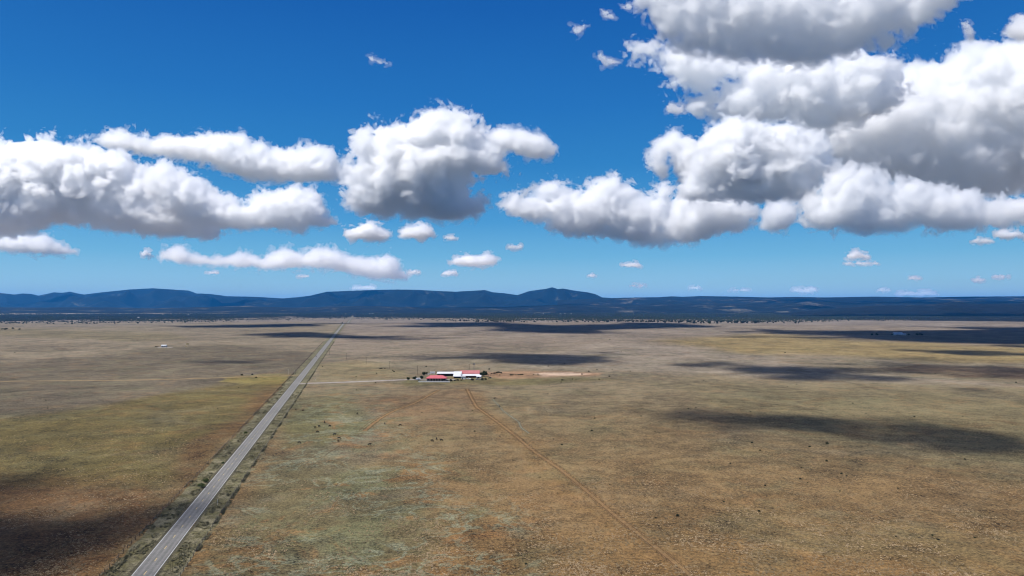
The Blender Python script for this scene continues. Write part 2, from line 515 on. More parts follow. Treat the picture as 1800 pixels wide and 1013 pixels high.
def mth(nt, op, a, b):
    n = nt.nodes.new('ShaderNodeMath'); n.operation = op
    for i, v in enumerate((a, b)):
        if isinstance(v, (int, float)): n.inputs[i].default_value = v
        else: nt.links.new(v, n.inputs[i])
    return n.outputs[0]

def mixc(nt, f, a, b, mode='MIX'):
    n = nt.nodes.new('ShaderNodeMix'); n.data_type = 'RGBA'; n.blend_type = mode
    for i, v in (('Factor', f), ('A', a), ('B', b)):
        if isinstance(v, (int, float)): n.inputs[i].default_value = v
        elif isinstance(v, tuple): n.inputs[i].default_value = v
        else: nt.links.new(v, n.inputs[i])
    return n.outputs['Result']

KALB = 0.54                              # photo brightness of sunlit soil -> its real reflectance
def alb(r, g, b, k=1.0):
    c = lin(r, g, b)
    return (c[0] * KALB * k, c[1] * KALB * k, c[2] * KALB * k, 1.0)

def grain(nt, pos, col, amount=1.0):
    """tufts, soil patches and grass clumps at every size from 0.6 m to 300 m"""
    st = N(nt, 'ShaderNodeMapping'); st.inputs['Scale'].default_value = (1, 1, 1)
    nt.links.new(pos, st.inputs[0])
    p = st.outputs[0]
    n300 = noise(nt, p, 1 / 260, 5, 0.6, 0.6)
    n60 = noise(nt, p, 1 / 45, 5, 0.62, 0.8)
    n12 = noise(nt, p, 1 / 9, 4, 0.65)
    n2 = noise(nt, p, 1 / 1.6, 3, 0.7)
    n05 = noise(nt, p, 1 / 0.7, 2, 0.7)
    f = mth(nt, 'ADD', maprange(nt, n300, 0.3, 0.7, -0.16, 0.16), maprange(nt, n60, 0.3, 0.7, -0.20, 0.20))
    f = mth(nt, 'ADD', f, maprange(nt, n12, 0.3, 0.7, -0.20, 0.20))
    f = mth(nt, 'ADD', f, maprange(nt, n2, 0.25, 0.75, -0.42, 0.42))
    f = mth(nt, 'ADD', f, maprange(nt, n05, 0.25, 0.75, -0.34, 0.34))
    f = mth(nt, 'MULTIPLY', f, amount)
    f = mth(nt, 'ADD', f, 1.0)
    c = N(nt, 'ShaderNodeCombineXYZ')
    for i in range(3): nt.links.new(f, c.inputs[i])
    return mixc(nt, 1.0, col, c.outputs[0], 'MULTIPLY'), n2, n12, n60, n300

def soil_material():
    m, nt, b = nodes('dry_grassland')
    geo = N(nt, 'ShaderNodeNewGeometry')
    pos = geo.outputs['Position']
    at = N(nt, 'ShaderNodeAttribute', attribute_name='tone')
    mo = N(nt, 'ShaderNodeAttribute', attribute_name='mottle')
    fo = N(nt, 'ShaderNodeAttribute', attribute_name='wooded')
    col = at.outputs['Color']
    # patches: green grass, orange soil, pale grey dry grass
    g1 = maprange(nt, noise(nt, pos, 1 / 85, 6, 0.62, 1.2), 0.50, 0.64)
    g2 = maprange(nt, noise(nt, pos, 1 / 30, 5, 0.6, 0.7), 0.52, 0.66)
    o1 = maprange(nt, noise(nt, pos, 1 / 38, 5, 0.66, 1.0), 0.53, 0.62)
    w1 = maprange(nt, noise(nt, pos, 1 / 140, 5, 0.6, 1.5), 0.52, 0.70)
    mofac = mo.outputs['Fac']
    gf = mth(nt, 'MULTIPLY', mth(nt, 'MAXIMUM', g1, mth(nt, 'MULTIPLY', g2, 0.6)), mth(nt, 'ADD', mth(nt, 'MULTIPLY', mofac, 0.65), 0.22))
    col = mixc(nt, gf, col, alb(120, 118, 84))
    col = mixc(nt, mth(nt, 'MULTIPLY', w1, mth(nt, 'ADD', mth(nt, 'MULTIPLY', mofac, 0.25), 0.25)), col, alb(132, 124, 104))
    of = mth(nt, 'MULTIPLY', o1, mth(nt, 'ADD', mth(nt, 'MULTIPLY', mofac, 0.42), 0.14))
    col = mixc(nt, of, col, alb(158, 116, 72))
    # pale winding veins of bleached grass in the low ground near the road
    vn = noise(nt, pos, 1 / 26, 5, 0.6, 1.6)
    vein = mth(nt, 'SUBTRACT', 1.0, maprange(nt, mth(nt, 'ABSOLUTE', mth(nt, 'SUBTRACT', vn, 0.5), 0.0), 0.0, 0.05))
    vm = mth(nt, 'MULTIPLY', mth(nt, 'MULTIPLY', vein, maprange(nt, noise(nt, pos, 1 / 60, 3), 0.40, 0.52)), mth(nt, 'MULTIPLY', mofac, 0.88))
    col = mixc(nt, vm, col, alb(142, 143, 116))
    col, n2, n12, n60, n300 = grain(nt, pos, col, 1.25)
    # bright straw tufts and dark dots
    vr = N(nt, 'ShaderNodeTexVoronoi'); vr.inputs['Scale'].default_value = 1 / 2.3
    nt.links.new(pos, vr.inputs['Vector'])
    hi = maprange(nt, vr.outputs['Distance'], 0.28, 0.12)
    hm = mth(nt, 'MULTIPLY', hi, maprange(nt, n60, 0.47, 0.62))
    col = mixc(nt, mth(nt, 'MULTIPLY', hm, 0.4), col, alb(182, 148, 98))
    v2 = N(nt, 'ShaderNodeTexVoronoi'); v2.inputs['Scale'].default_value = 1 / 5.0
    nt.links.new(pos, v2.inputs['Vector'])
    dk = maprange(nt, v2.outputs['Distance'], 0.15, 0.08)
    dm = mth(nt, 'MULTIPLY', dk, maprange(nt, n12, 0.50, 0.60))
    col = mixc(nt, mth(nt, 'MULTIPLY', dm, 0.55), col, alb(50, 44, 32))
    # woodland floor far out
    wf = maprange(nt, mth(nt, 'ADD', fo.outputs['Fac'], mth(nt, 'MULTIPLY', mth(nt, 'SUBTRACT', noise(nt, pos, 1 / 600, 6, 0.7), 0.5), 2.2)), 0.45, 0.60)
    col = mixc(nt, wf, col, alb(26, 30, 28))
    nt.links.new(col, b.inputs['Base Color'])
    bp = N(nt, 'ShaderNodeBump'); bp.inputs['Strength'].default_value = 0.5; bp.inputs['Distance'].default_value = 0.35
    nt.links.new(n2, bp.inputs['Height'])
    nt.links.new(bp.outputs[0], b.inputs['Normal'])
    return m

# ------------------------------------------------------------------ ground sheet
def project(x, y):
    """world ground point -> photo pixel (used only to lay out where each field's soil lies)"""
    c, s = math.cos(PITCH), math.sin(PITCH)
    yy = y * c - CAM_H * s; zz = -y * s - CAM_H * c
    yy = np.maximum(yy, 1.0)
    return CU + FPX * x / yy, CV - FPX * zz / yy

def build_ground():
    vs_ = np.concatenate([np.array([1250.0]), np.linspace(1120, 700, 150), np.linspace(699, 566, 120)[1:]])
    c, s = math.cos(PITCH), math.sin(PITCH)
    z = (CV - vs_) / FPX
    t = -CAM_H / (s + z * c)
    dist = (c - z * s) * t
    dist = np.concatenate([[-9000, -2000, -500, -40, 60], dist, np.linspace(3700, 9000, 110), np.geomspace(9200, 60000, 60)])
    tx = np.concatenate([-np.geomspace(90, 0.9, 14), np.linspace(-0.86, 0.86, 520), np.geomspace(0.9, 90, 14)])
    Dg, Tg = np.meshgrid(dist, tx, indexing='ij')
    x = np.clip(np.maximum(np.abs(Dg), 100) * Tg, -52000, 52000); y = Dg
    h = land(x, y)
    h = h - 0.0
    n, m = x.shape
    P = np.stack([x, y, h], -1).reshape(-1, 3)
    i = np.arange(n * m).reshape(n, m)
    Q = np.stack([i[:-1, :-1], i[:-1, 1:], i[1:, 1:], i[1:, :-1]], -1).reshape(-1, 4)
    u, v = project(x, y)
    wu = 26 * hnoise(x, y, 90, 7.0) + 10 * hnoise(x, y, 25, 8.0)
    wv = 9 * hnoise(x, y, 140, 9.0) + 4 * hnoise(x, y, 35, 10.0)
    sc = np.clip((v - 537) / 200, 0.12, 1.5)
    uw = u + wu * sc; vw = v + wv * sc
    stops = [(537, (150, 138, 124)), (566, (150, 136, 122)), (600, (150, 134, 116)), (640, (148, 134, 110)), (680, (142, 126, 97)),
             (750, (138, 118, 84)), (850, (141, 115, 78)), (1013, (140, 110, 70)), (1300, (134, 104, 66))]
    sv = [a for a, _ in stops]
    col = np.stack([np.interp(vw, sv, [lin(*c_)[k] for _, c_ in stops]) for k in range(3)], -1)
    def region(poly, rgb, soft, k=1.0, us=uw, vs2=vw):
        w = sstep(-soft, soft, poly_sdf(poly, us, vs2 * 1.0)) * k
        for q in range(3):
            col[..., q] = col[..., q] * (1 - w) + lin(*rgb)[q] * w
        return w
    left = [(-900, 630), (0, 630), (560, 622), (585, 597), (618, 560), (500, 558), (-900, 558)]
    region(left, (146, 132, 108), 3, 0.8)
    region([(-900, 600), (0, 590), (220, 600), (330, 596), (300, 585), (0, 578), (-900, 574)], (132, 120, 86), 3, 0.6)
    region([(-900, 760), (0, 736), (150, 713), (285, 690), (420, 673), (524, 664), (560, 622), (400, 606), (250, 612), (200, 625), (0, 636), (-900, 650)], (118, 106, 86), 4, 0.95)
    region([(-900, 760), (0, 737), (150, 713), (285, 690), (420, 673), (524, 664), (314, 860), (0, 862), (-900, 900)], (116, 103, 60), 7, 0.95)
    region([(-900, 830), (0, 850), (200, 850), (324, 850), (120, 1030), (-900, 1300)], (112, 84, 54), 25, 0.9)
    region([(524, 664), (498, 690), (314, 862), (140, 1030), (60, 1030), (270, 850), (450, 690)], (126, 92, 58), 12, 0.7)
    region([(395, 672), (400, 664), (460, 660), (505, 661), (495, 672), (440, 674)], (152, 136, 72), 4, 0.8)
    region([(520, 700), (600, 695), (650, 715), (640, 770), (590, 800), (520, 790), (480, 760)], (116, 112, 72), 16, 0.8)
    region([(300, 1040), (470, 830), (520, 800), (640, 800), (720, 840), (760, 930), (700, 1040)], (108, 106, 76), 30, 0.65)
    region([(560, 640), (620, 634), (700, 650), (720, 664), (560, 668)], (144, 128, 84), 5, 0.5)
    region([(700, 668), (860, 666), (1050, 664), (1090, 668), (900, 676), (720, 678)], (118, 108, 66), 3, 0.8)
    region([(845, 656), (900, 654), (1000, 654), (1060, 656), (1050, 661), (940, 665), (860, 668)], (182, 142, 108), 2.2, 0.85)
    region([(935, 660), (960, 657), (1000, 656), (1036, 658), (1000, 661), (950, 663)], (236, 206, 178), 1.3, 0.95)
    region([(1140, 600), (1350, 586), (1500, 596), (1700, 606), (2200, 612), (2200, 645), (1700, 636), (1500, 627), (1300, 620)], (160, 138, 88), 6, 0.85)
    region([(900, 645), (1050, 600), (1250, 612), (1400, 640), (1500, 656), (1800, 676), (2200, 690), (2200, 700), (1500, 672), (1150, 655)], (164, 150, 132), 6, 0.6)
    region([(1200, 680), (1500, 680), (2200, 720), (2200, 870), (1760, 850), (1560, 800), (1300, 740)], (128, 118, 84), 20, 0.6)
    region([(1540, 648), (1620, 640), (1800, 650), (2000, 655), (2000, 672), (1700, 664), (1600, 655)], (112, 84, 66), 4, 0.6)
    region([(640, 700), (760, 684), (840, 686), (860, 720), (760, 760), (680, 745)], (138, 108, 76), 14, 0.6)
    region([(820, 686), (836, 688), (900, 745), (1010, 835), (1110, 915), (1260, 1030), (1160, 1030), (1000, 880), (860, 745)], (144, 112, 70), 10, 0.55)
    mott = np.clip(sstep(-60, 60, poly_sdf([(300, 1100), (420, 850), (540, 700), (650, 690), (760, 800), (900, 900), (980, 1100)], uw, vw)) * 0.85 + 0.15, 0, 1)
    d = np.hypot(x, y)
    lateral = 1 + 0.10 * np.sin(x / 2300.0) + 0.06 * np.sin(x / 900.0 + 1)
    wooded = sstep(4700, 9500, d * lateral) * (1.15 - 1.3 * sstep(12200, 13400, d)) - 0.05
    col = col * (1 + 1.0 * sstep(12200, 13400, d))[..., None]        # hidden ground behind the hills, brightened to bounce light up under the clouds
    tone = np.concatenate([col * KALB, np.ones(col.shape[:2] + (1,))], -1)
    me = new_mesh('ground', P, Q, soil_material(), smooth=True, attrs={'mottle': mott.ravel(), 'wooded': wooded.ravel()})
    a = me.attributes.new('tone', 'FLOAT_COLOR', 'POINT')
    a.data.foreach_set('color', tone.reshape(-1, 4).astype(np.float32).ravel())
    tag(link('ground', me), kind='structure')

build_ground()

# ------------------------------------------------------------------ far mountains and hills
def hill_material(name, dark, pale, amount, scale):
    m, nt, b = nodes(name)
    pos = N(nt, 'ShaderNodeNewGeometry').outputs['Position']
    a = noise(nt, pos, 1 / (900 * scale), 7, 0.62, 0.4)
    c = noise(nt, pos, 1 / (240 * scale), 5, 0.7)
    f = mth(nt, 'ADD', mth(nt, 'MULTIPLY', a, 0.7), mth(nt, 'MULTIPLY', c, 0.3))
    f = maprange(nt, f, 0.62 - amount, 0.70 - amount * 0.6)
    col = mixc(nt, f, dark, pale)
    g = maprange(nt, noise(nt, pos, 1 / 60, 4, 0.7), 0.3, 0.7, 0.65, 1.35)
    cc = N(nt, 'ShaderNodeCombineXYZ')
    for i in range(3): nt.links.new(g, cc.inputs[i])
    nt.links.new(mixc(nt, 1.0, col, cc.outputs[0], 'MULTIPLY'), b.inputs['Base Color'])
    return m

def ridge(name, prof, D, depth, foot, mat, relief=0.3, L=1800, seed=0, n=420, rows=70):
    """a range of hills: crest profile, gullied flanks and a back slope"""
    pu = [p[0] for p in prof]; pv = [p[1] for p in prof]
    u = np.linspace(pu[0], pu[-1], n)
    v = np.interp(u, pu, pv)
    tt = np.linspace(0, 1, rows)
    U, T = np.meshgrid(u, tt, indexing='ij')
    rx, ry, _ = px_ray_np(u, v)
    crest_h = CAM_H + (VH - v) / FPX * D * 1.0
    k = 0.62                                      # the crest line lies at t = k
    dist = D + (T - k) * depth
    X = (rx / ry)[:, None] * dist; Y = dist + 0 * X
    shape = np.where(T < k, (T / k) ** 1.25, np.clip(1 - ((T - k) / (1 - k)) ** 2, 0, 1))
    Hc = (crest_h - foot)[:, None]
    nz = 1 - np.abs(hnoise(X, Y, L, 11 + seed)) * 2.2
    nz2 = 1 - np.abs(hnoise(X, Y, L * 0.37, 17 + seed)) * 2.2
    w = np.sin(np.clip(T / k, 0, 1) * np.pi) ** 0.8
    Z = foot + Hc * (shape + relief * w * (nz * 0.6 + nz2 * 0.28 - 0.35)) + Hc * 0.0
    top = (foot + Hc * (0.985 if relief else 1.0)) * (Y / D)
    Z = np.where(T < k, np.minimum(Z, CAM_H + (crest_h - CAM_H)[:, None] * Y / D - 0.0005 * (D - Y)), Z)
    small = hnoise(X, Y, 240, 23 + seed) * 0.0016 * D * 0.12 + hnoise(X, Y, 110, 29 + seed) * 0.0016 * D * 0.05
    Z = Z + small * np.clip(Hc / 100, 0, 1)
    Z[:, 0] = foot - 30; Z[:, -1] = foot - 30
    P = np.stack([X, Y, Z], -1).reshape(-1, 3)
    i = np.arange(n * rows).reshape(n, rows)
    Q = np.stack([i[:-1, :-1], i[1:, :-1], i[1:, 1:], i[:-1, 1:]], -1).reshape(-1, 4)
    tag(link(name, new_mesh(name, P, Q, mat, smooth=True)), kind='structure')

M_MTN = hill_material('mountain_forest', alb(20, 30, 28), alb(112, 116, 100), 0.06, 1.4)
M_HILL = hill_material('hill_scrub_shaded', alb(20, 26, 24), alb(120, 114, 98), 0.09, 1.0)  # scrub, its dark tone lowered to carry cloud shade on the far hills
M_DARK = hill_material('hill_pinewood_shaded', alb(14, 18, 17), alb(56, 54, 48), 0.03, 1.0)  # pinewood with the cloud shadow over this hill put into its colour
ridge('mountains', [(-260, 516), (-100, 513), (0, 515), (25, 518), (40, 516), (55, 517), (68, 520), (95, 514), (110, 515), (122, 513), (148, 518), (175, 514.5),
      (200, 512), (228, 509), (268, 507), (300, 509), (332, 511), (345, 516), (370, 517), (400, 521), (450, 522), (500, 525), (560, 526), (640, 530)],
      30000, 11000, -40, M_MTN, 1.0, 2600, 0)
ridge('mountains', [(430, 529), (480, 526), (520, 523), (545, 520), (575, 513), (600, 512), (640, 510.5), (700, 509), (740, 510), (765, 511.5), (800, 513), (830, 511.5),
      (852, 510), (866, 514), (888, 516), (910, 519), (930, 512), (948, 509.5), (960, 508), (971, 505), (980, 508.5), (990, 507.5), (1010, 511), (1032, 514),
      (1046, 517), (1058, 523), (1100, 526), (1160, 530)],
      27000, 10000, -40, M_MTN, 1.0, 2300, 3)
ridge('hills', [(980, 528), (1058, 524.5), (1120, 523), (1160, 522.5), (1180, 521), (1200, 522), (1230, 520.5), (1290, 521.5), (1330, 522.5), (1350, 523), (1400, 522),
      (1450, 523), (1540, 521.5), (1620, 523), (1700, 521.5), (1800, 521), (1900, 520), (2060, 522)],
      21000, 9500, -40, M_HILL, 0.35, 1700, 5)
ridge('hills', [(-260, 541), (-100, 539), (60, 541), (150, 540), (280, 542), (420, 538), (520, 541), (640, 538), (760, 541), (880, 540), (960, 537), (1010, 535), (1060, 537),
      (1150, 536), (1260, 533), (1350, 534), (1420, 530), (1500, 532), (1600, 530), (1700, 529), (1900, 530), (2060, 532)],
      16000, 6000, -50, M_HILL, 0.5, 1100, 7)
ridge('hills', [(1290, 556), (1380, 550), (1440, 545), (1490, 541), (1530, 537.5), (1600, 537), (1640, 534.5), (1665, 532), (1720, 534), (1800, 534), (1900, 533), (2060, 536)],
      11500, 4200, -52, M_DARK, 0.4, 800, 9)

# ------------------------------------------------------------------ strips laid on the ground: road, markings, verges, tracks
def strip_mesh(name, pts, offs, lift, mat, seg=None, jitter=0.0, uv=True):
    """pts: centre line (Vectors); offs: lateral offsets in metres (left negative)"""
    P2 = np.array([(p.x, p.y) for p in pts])
    dl = np.hypot(*np.diff(P2, axis=0).T); s = np.concatenate([[0], np.cumsum(dl)])
    ss = [0.0]
    while ss[-1] < s[-1]:
        x = np.interp(ss[-1], s, P2[:, 0]); y = np.interp(ss[-1], s, P2[:, 1])
        ss.append(ss[-1] + (seg or max(4.0, math.hypot(x, y) * 0.012)))
    ss = np.clip(np.array(ss), 0, s[-1])
    if ss[-1] - ss[-2] < 0.01: ss = ss[:-1]
    x = np.interp(ss, s, P2[:, 0]); y = np.interp(ss, s, P2[:, 1])
    tx = np.gradient(x); ty = np.gradient(y); L = np.hypot(tx, ty); tx /= L; ty /= L
    V, A, B = [], [], []
    o = np.array(offs, float)
    for k, ok in enumerate(o):
        j = jitter * hnoise(x, y, 14.0, 3.0 + 9 * (ok > 0)) if jitter and k in (0, len(o) - 1) else 0
        X = x + ty * (ok + j); Y = y - tx * (ok + j)
        d = np.hypot(X, Y)
        Z = land(X, Y) + lift + np.clip((d - 1800) / 1000, 0, 3) * 0.25
        V.append(np.stack([X, Y, Z], -1)); A.append(np.full(len(x), (ok - o[0]) / (o[-1] - o[0]))); B.append(ss)
    V = np.stack(V, 1); n, m = V.shape[:2]
    i = np.arange(n * m).reshape(n, m)
    Q = np.stack([i[:-1, :-1], i[:-1, 1:], i[1:, 1:], i[1:, :-1]], -1).reshape(-1, 4)
    return new_mesh(name, V.reshape(-1, 3), Q, mat, attrs={'across': np.stack(A, 1).ravel(), 'along': np.stack(B, 1).ravel()})

def strip(name, *a, **k):
    return tag(link(name, strip_mesh(name, *a, **k)), kind='structure')

def strip_material(name, base, base2, streak=True, amount=0.8, fade=False, rough=0.95):
    m, nt, b = nodes(name, rough)
    pos = N(nt, 'ShaderNodeNewGeometry').outputs['Position']
    ac = N(nt, 'ShaderNodeAttribute', attribute_name='across').outputs['Fac']
    al = N(nt, 'ShaderNodeAttribute', attribute_name='along').outputs['Fac']
    f = maprange(nt, noise(nt, pos, 1 / 7.0, 5, 0.65, 0.5), 0.38, 0.62)
    if streak:
        cv = N(nt, 'ShaderNodeCombineXYZ')
        nt.links.new(mth(nt, 'MULTIPLY', ac, 14.0), cv.inputs[0]); nt.links.new(mth(nt, 'MULTIPLY', al, 0.02), cv.inputs[1])
        f = mth(nt, 'MULTIPLY', mth(nt, 'ADD', f, maprange(nt, noise(nt, cv.outputs[0], 1.0, 3), 0.3, 0.7)), 0.5)
    col = mixc(nt, f, base, base2)
    col = grain(nt, pos, col, amount)[0]
    nt.links.new(col, b.inputs['Base Color'])
    if fade:
        # bare soil gives way to grass at a ragged edge
        e = mth(nt, 'MULTIPLY', mth(nt, 'SUBTRACT', 0.5, mth(nt, 'ABSOLUTE', mth(nt, 'SUBTRACT', ac, 0.5), 0.0)), 2.0)
        e = mth(nt, 'ADD', e, mth(nt, 'MULTIPLY', mth(nt, 'SUBTRACT', noise(nt, pos, 1 / 2.4, 6, 0.75), 0.5), 1.6))
        e = maprange(nt, e, 0.30, 0.80)
        tr = N(nt, 'ShaderNodeBsdfTransparent'); ms = N(nt, 'ShaderNodeMixShader')
        nt.links.new(e, ms.inputs[0]); nt.links.new(tr.outputs[0], ms.inputs[1]); nt.links.new(b.outputs[0], ms.inputs[2])
        nt.links.new(ms.outputs[0], [n for n in nt.nodes if n.type == 'OUTPUT_MATERIAL'][0].inputs[0])
    return m

# the straight road: two measured points fix it, the land's own fall does the rest
ra, rb = flat(251, 1013), flat(604.5, 568.4)
rdir = (rb - ra).normalized()
RN = Vector((rdir.y, -rdir.x, 0))                 # to the right of travel
road_pts = [ra - rdir * 900, ra, rb, ra + rdir * 9200]
def road_at(v):                                   # point of the road centre seen at photo row v (level part)
    lo, hi = 0.0, 4000.0
    for _ in range(40):
        mid = (lo + hi) / 2
        p = ra - rdir * 300 + rdir * mid
        if project(p.x, p.y)[1] > v: lo = mid
        else: hi = mid
    return ra - rdir * 300 + rdir * lo

def asphalt_material():
    m, nt, b = nodes('worn_asphalt', 0.8)
    pos = N(nt, 'ShaderNodeNewGeometry').outputs['Position']
    ac = N(nt, 'ShaderNodeAttribute', attribute_name='across').outputs['Fac']
    al = N(nt, 'ShaderNodeAttribute', attribute_name='along').outputs['Fac']
    cv = N(nt, 'ShaderNodeCombineXYZ')
    nt.links.new(mth(nt, 'MULTIPLY', ac, 22.0), cv.inputs[0]); nt.links.new(mth(nt, 'MULTIPLY', al, 0.03), cv.inputs[1])
    st = noise(nt, cv.outputs[0], 1.0, 4, 0.7)
    w = N(nt, 'ShaderNodeMath', operation='SINE'); nt.links.new(mth(nt, 'MULTIPLY', ac, 4 * 2 * math.pi), w.inputs[0])
    f = mth(nt, 'ADD', mth(nt, 'MULTIPLY', st, 0.7), mth(nt, 'MULTIPLY', w.outputs[0], 0.13))
    f = mth(nt, 'ADD', f, mth(nt, 'MULTIPLY', noise(nt, pos, 0.25, 4, 0.7), 0.35))
    col = mixc(nt, maprange(nt, f, 0.25, 0.85, smooth=False), alb(128, 126, 122), alb(168, 165, 159))
    col = grain(nt, pos, col, 0.3)[0]
    nt.links.new(col, b.inputs['Base Color'])
    return m

def paint_material(name, rgb):
    m, nt, b = nodes(name, 0.6)
    pos = N(nt, 'ShaderNodeNewGeometry').outputs['Position']
    f = maprange(nt, noise(nt, pos, 3.0, 4, 0.7), 0.35, 0.55)
    nt.links.new(mixc(nt, f, (rgb[0] * .55, rgb[1] * .55, rgb[2] * .55, 1), rgb + (1,)), b.inputs['Base Color'])
    return m

M_VERGE = strip_material('verge_grass', alb(112, 106, 72), alb(142, 134, 106), streak=False, amount=1.15)
strip('verge_ground', road_pts, [-12.4, -9, -3.7], 0.004, M_VERGE, jitter=1.6)
strip('verge_ground', road_pts, [3.7, 8, 12.2], 0.004, M_VERGE, jitter=1.6)
M_SHOULDER = strip_material('gravel_shoulder', alb(112, 106, 84), alb(92, 86, 66), amount=0.8)
strip('shoulder', road_pts, [-5.0, -3.7], 0.010, M_SHOULDER, jitter=0.5)
strip('shoulder', road_pts, [3.7, 5.0], 0.010, M_SHOULDER, jitter=0.5)
strip('road', road_pts, [-3.8, -2, 0, 2, 3.8], 0.06, asphalt_material())
WHITE = paint_material('white_road_paint', (0.62, 0.62, 0.60))
YELLOW = paint_material('yellow_road_paint', (0.60, 0.44, 0.16))
strip('road_marking', road_pts, [-3.62, -3.46], 0.066, WHITE)
strip('road_marking', road_pts, [3.46, 3.62], 0.066, WHITE)
vv, qq = [], []
for k in range(330):
    c0 = ra - rdir * 60 + rdir * (12.2 * k)
    c1 = c0 + rdir * 3.05
    z = 0.067 + float(np.clip((c0.length - 1800) / 1000, 0, 3)) * 0.25 + 0.02 * (c0.length > 1800)
    b0 = len(vv)
    for p, sgn in ((c0, -1), (c0, 1), (c1, 1), (c1, -1)):
        q = p + RN * sgn * 0.11
        vv.append((q.x, q.y, float(land(q.x, q.y)) + z))
    qq.append((b0, b0 + 1, b0 + 2, b0 + 3))
tag(link('road_marking', new_mesh('road_marking', vv, qq, YELLOW)), kind='structure')

# ranch drive, the dirt road on the left, wheel tracks over the pasture
M_GRAVEL = strip_material('pale_gravel', alb(186, 177, 167), alb(164, 154, 144), amount=0.7)
M_DIRT = strip_material('pale_dirt', alb(186, 160, 118), alb(150, 126, 88), amount=0.7)
M_TRACK = strip_material('orange_soil', alb(160, 126, 86), alb(142, 116, 78), amount=0.8, fade=True)
M_RUT = strip_material('rut_soil', alb(104, 78, 52), alb(130, 98, 66), amount=0.6, fade=True)
P_ = lambda l: [flat(*q) for q in l]
strip('gravel_drive', [road_at(675.0)] + P_([(545, 674), (600, 672.2), (660, 670), (718, 667.5), (760, 668.5), (800, 667.5)]), [-5.5, 0, 5.5], 0.052, M_GRAVEL, jitter=1)
strip('dirt_road', P_([(-400, 674), (0, 670.5), (120, 669.6), (230, 668.5), (340, 666), (440, 662.5), (500, 660.5)]) + [road_at(659.5)], [-3.2, 0, 3.2], 0.050, M_DIRT, jitter=1)
track = P_([(821, 684), (827, 697), (838, 716), (862, 733), (880, 746), (905, 765), (940, 795), (985, 825), (1030, 862), (1080, 905), (1148, 958), (1212, 1010), (1290, 1075)])
strip('dirt_track', track, [-4.0, -1.5, 1.5, 4.0], 0.010, M_TRACK)
strip('wheel_rut', track, [0.7, 1.05, 1.4], 0.016, M_RUT)
strip('wheel_rut', track, [-1.3, -1.0, -0.7], 0.016, M_RUT)
t2_ = P_([(766, 686), (750, 694), (738, 701), (715, 712), (700, 717), (684, 723), (665, 733), (648, 745), (632, 758)])
strip('dirt_track', t2_, [-7, -4, 0.5], 0.010, M_TRACK)
strip('wheel_rut', t2_, [0.2, 0.7, 1.2], 0.016, M_RUT)
strip('wheel_rut', P_([(598, 783), (588, 790), (578, 796), (571, 801)]), [-0.6, 0, 0.6], 0.014, M_RUT)
strip('wheel_rut', P_([(1480, 720), (1560, 724), (1640, 730), (1720, 737), (1800, 745), (1900, 754)]), [-1.2, 0, 1.2], 0.014, M_RUT)
strip('wheel_rut', P_([(1574, 649), (1592, 646), (1610, 643), (1622, 641.5)]), [-2.5, 0, 2.5], 0.014, M_RUT)
strip('wheel_rut', P_([(1568, 644), (1600, 642.5), (1625, 641.5)]), [-1.6, 0, 1.6], 0.020, M_RUT)
strip('dirt_track', P_([(560, 668), (640, 665.5), (700, 663)]), [-1.6, 0, 1.6], 0.012, M_TRACK)
M_BLEACH = strip_material('bleached_grass', alb(150, 146, 122), alb(136, 130, 106), amount=0.6, fade=True)
strip('cattle_path', P_([(866, 702), (876, 712), (884, 722), (898, 732), (912, 742), (916, 752), (930, 762)]), [-1.8, 0, 1.8], 0.014, M_BLEACH)
strip('cattle_path', P_([(-300, 700), (0, 697), (300, 690), (480, 684)]), [-1.4, 0, 1.4], 0.014, M_BLEACH)
# the field boundary lines far off on the left and right
for pl in ([(0, 608), (160, 607), (330, 601), (450, 599)], [(1150, 640), (1400, 652), (1800, 674), (1950, 682)]):
    strip('field_track', P_(pl), [-3, 0, 3], 0.02, M_BLEACH)
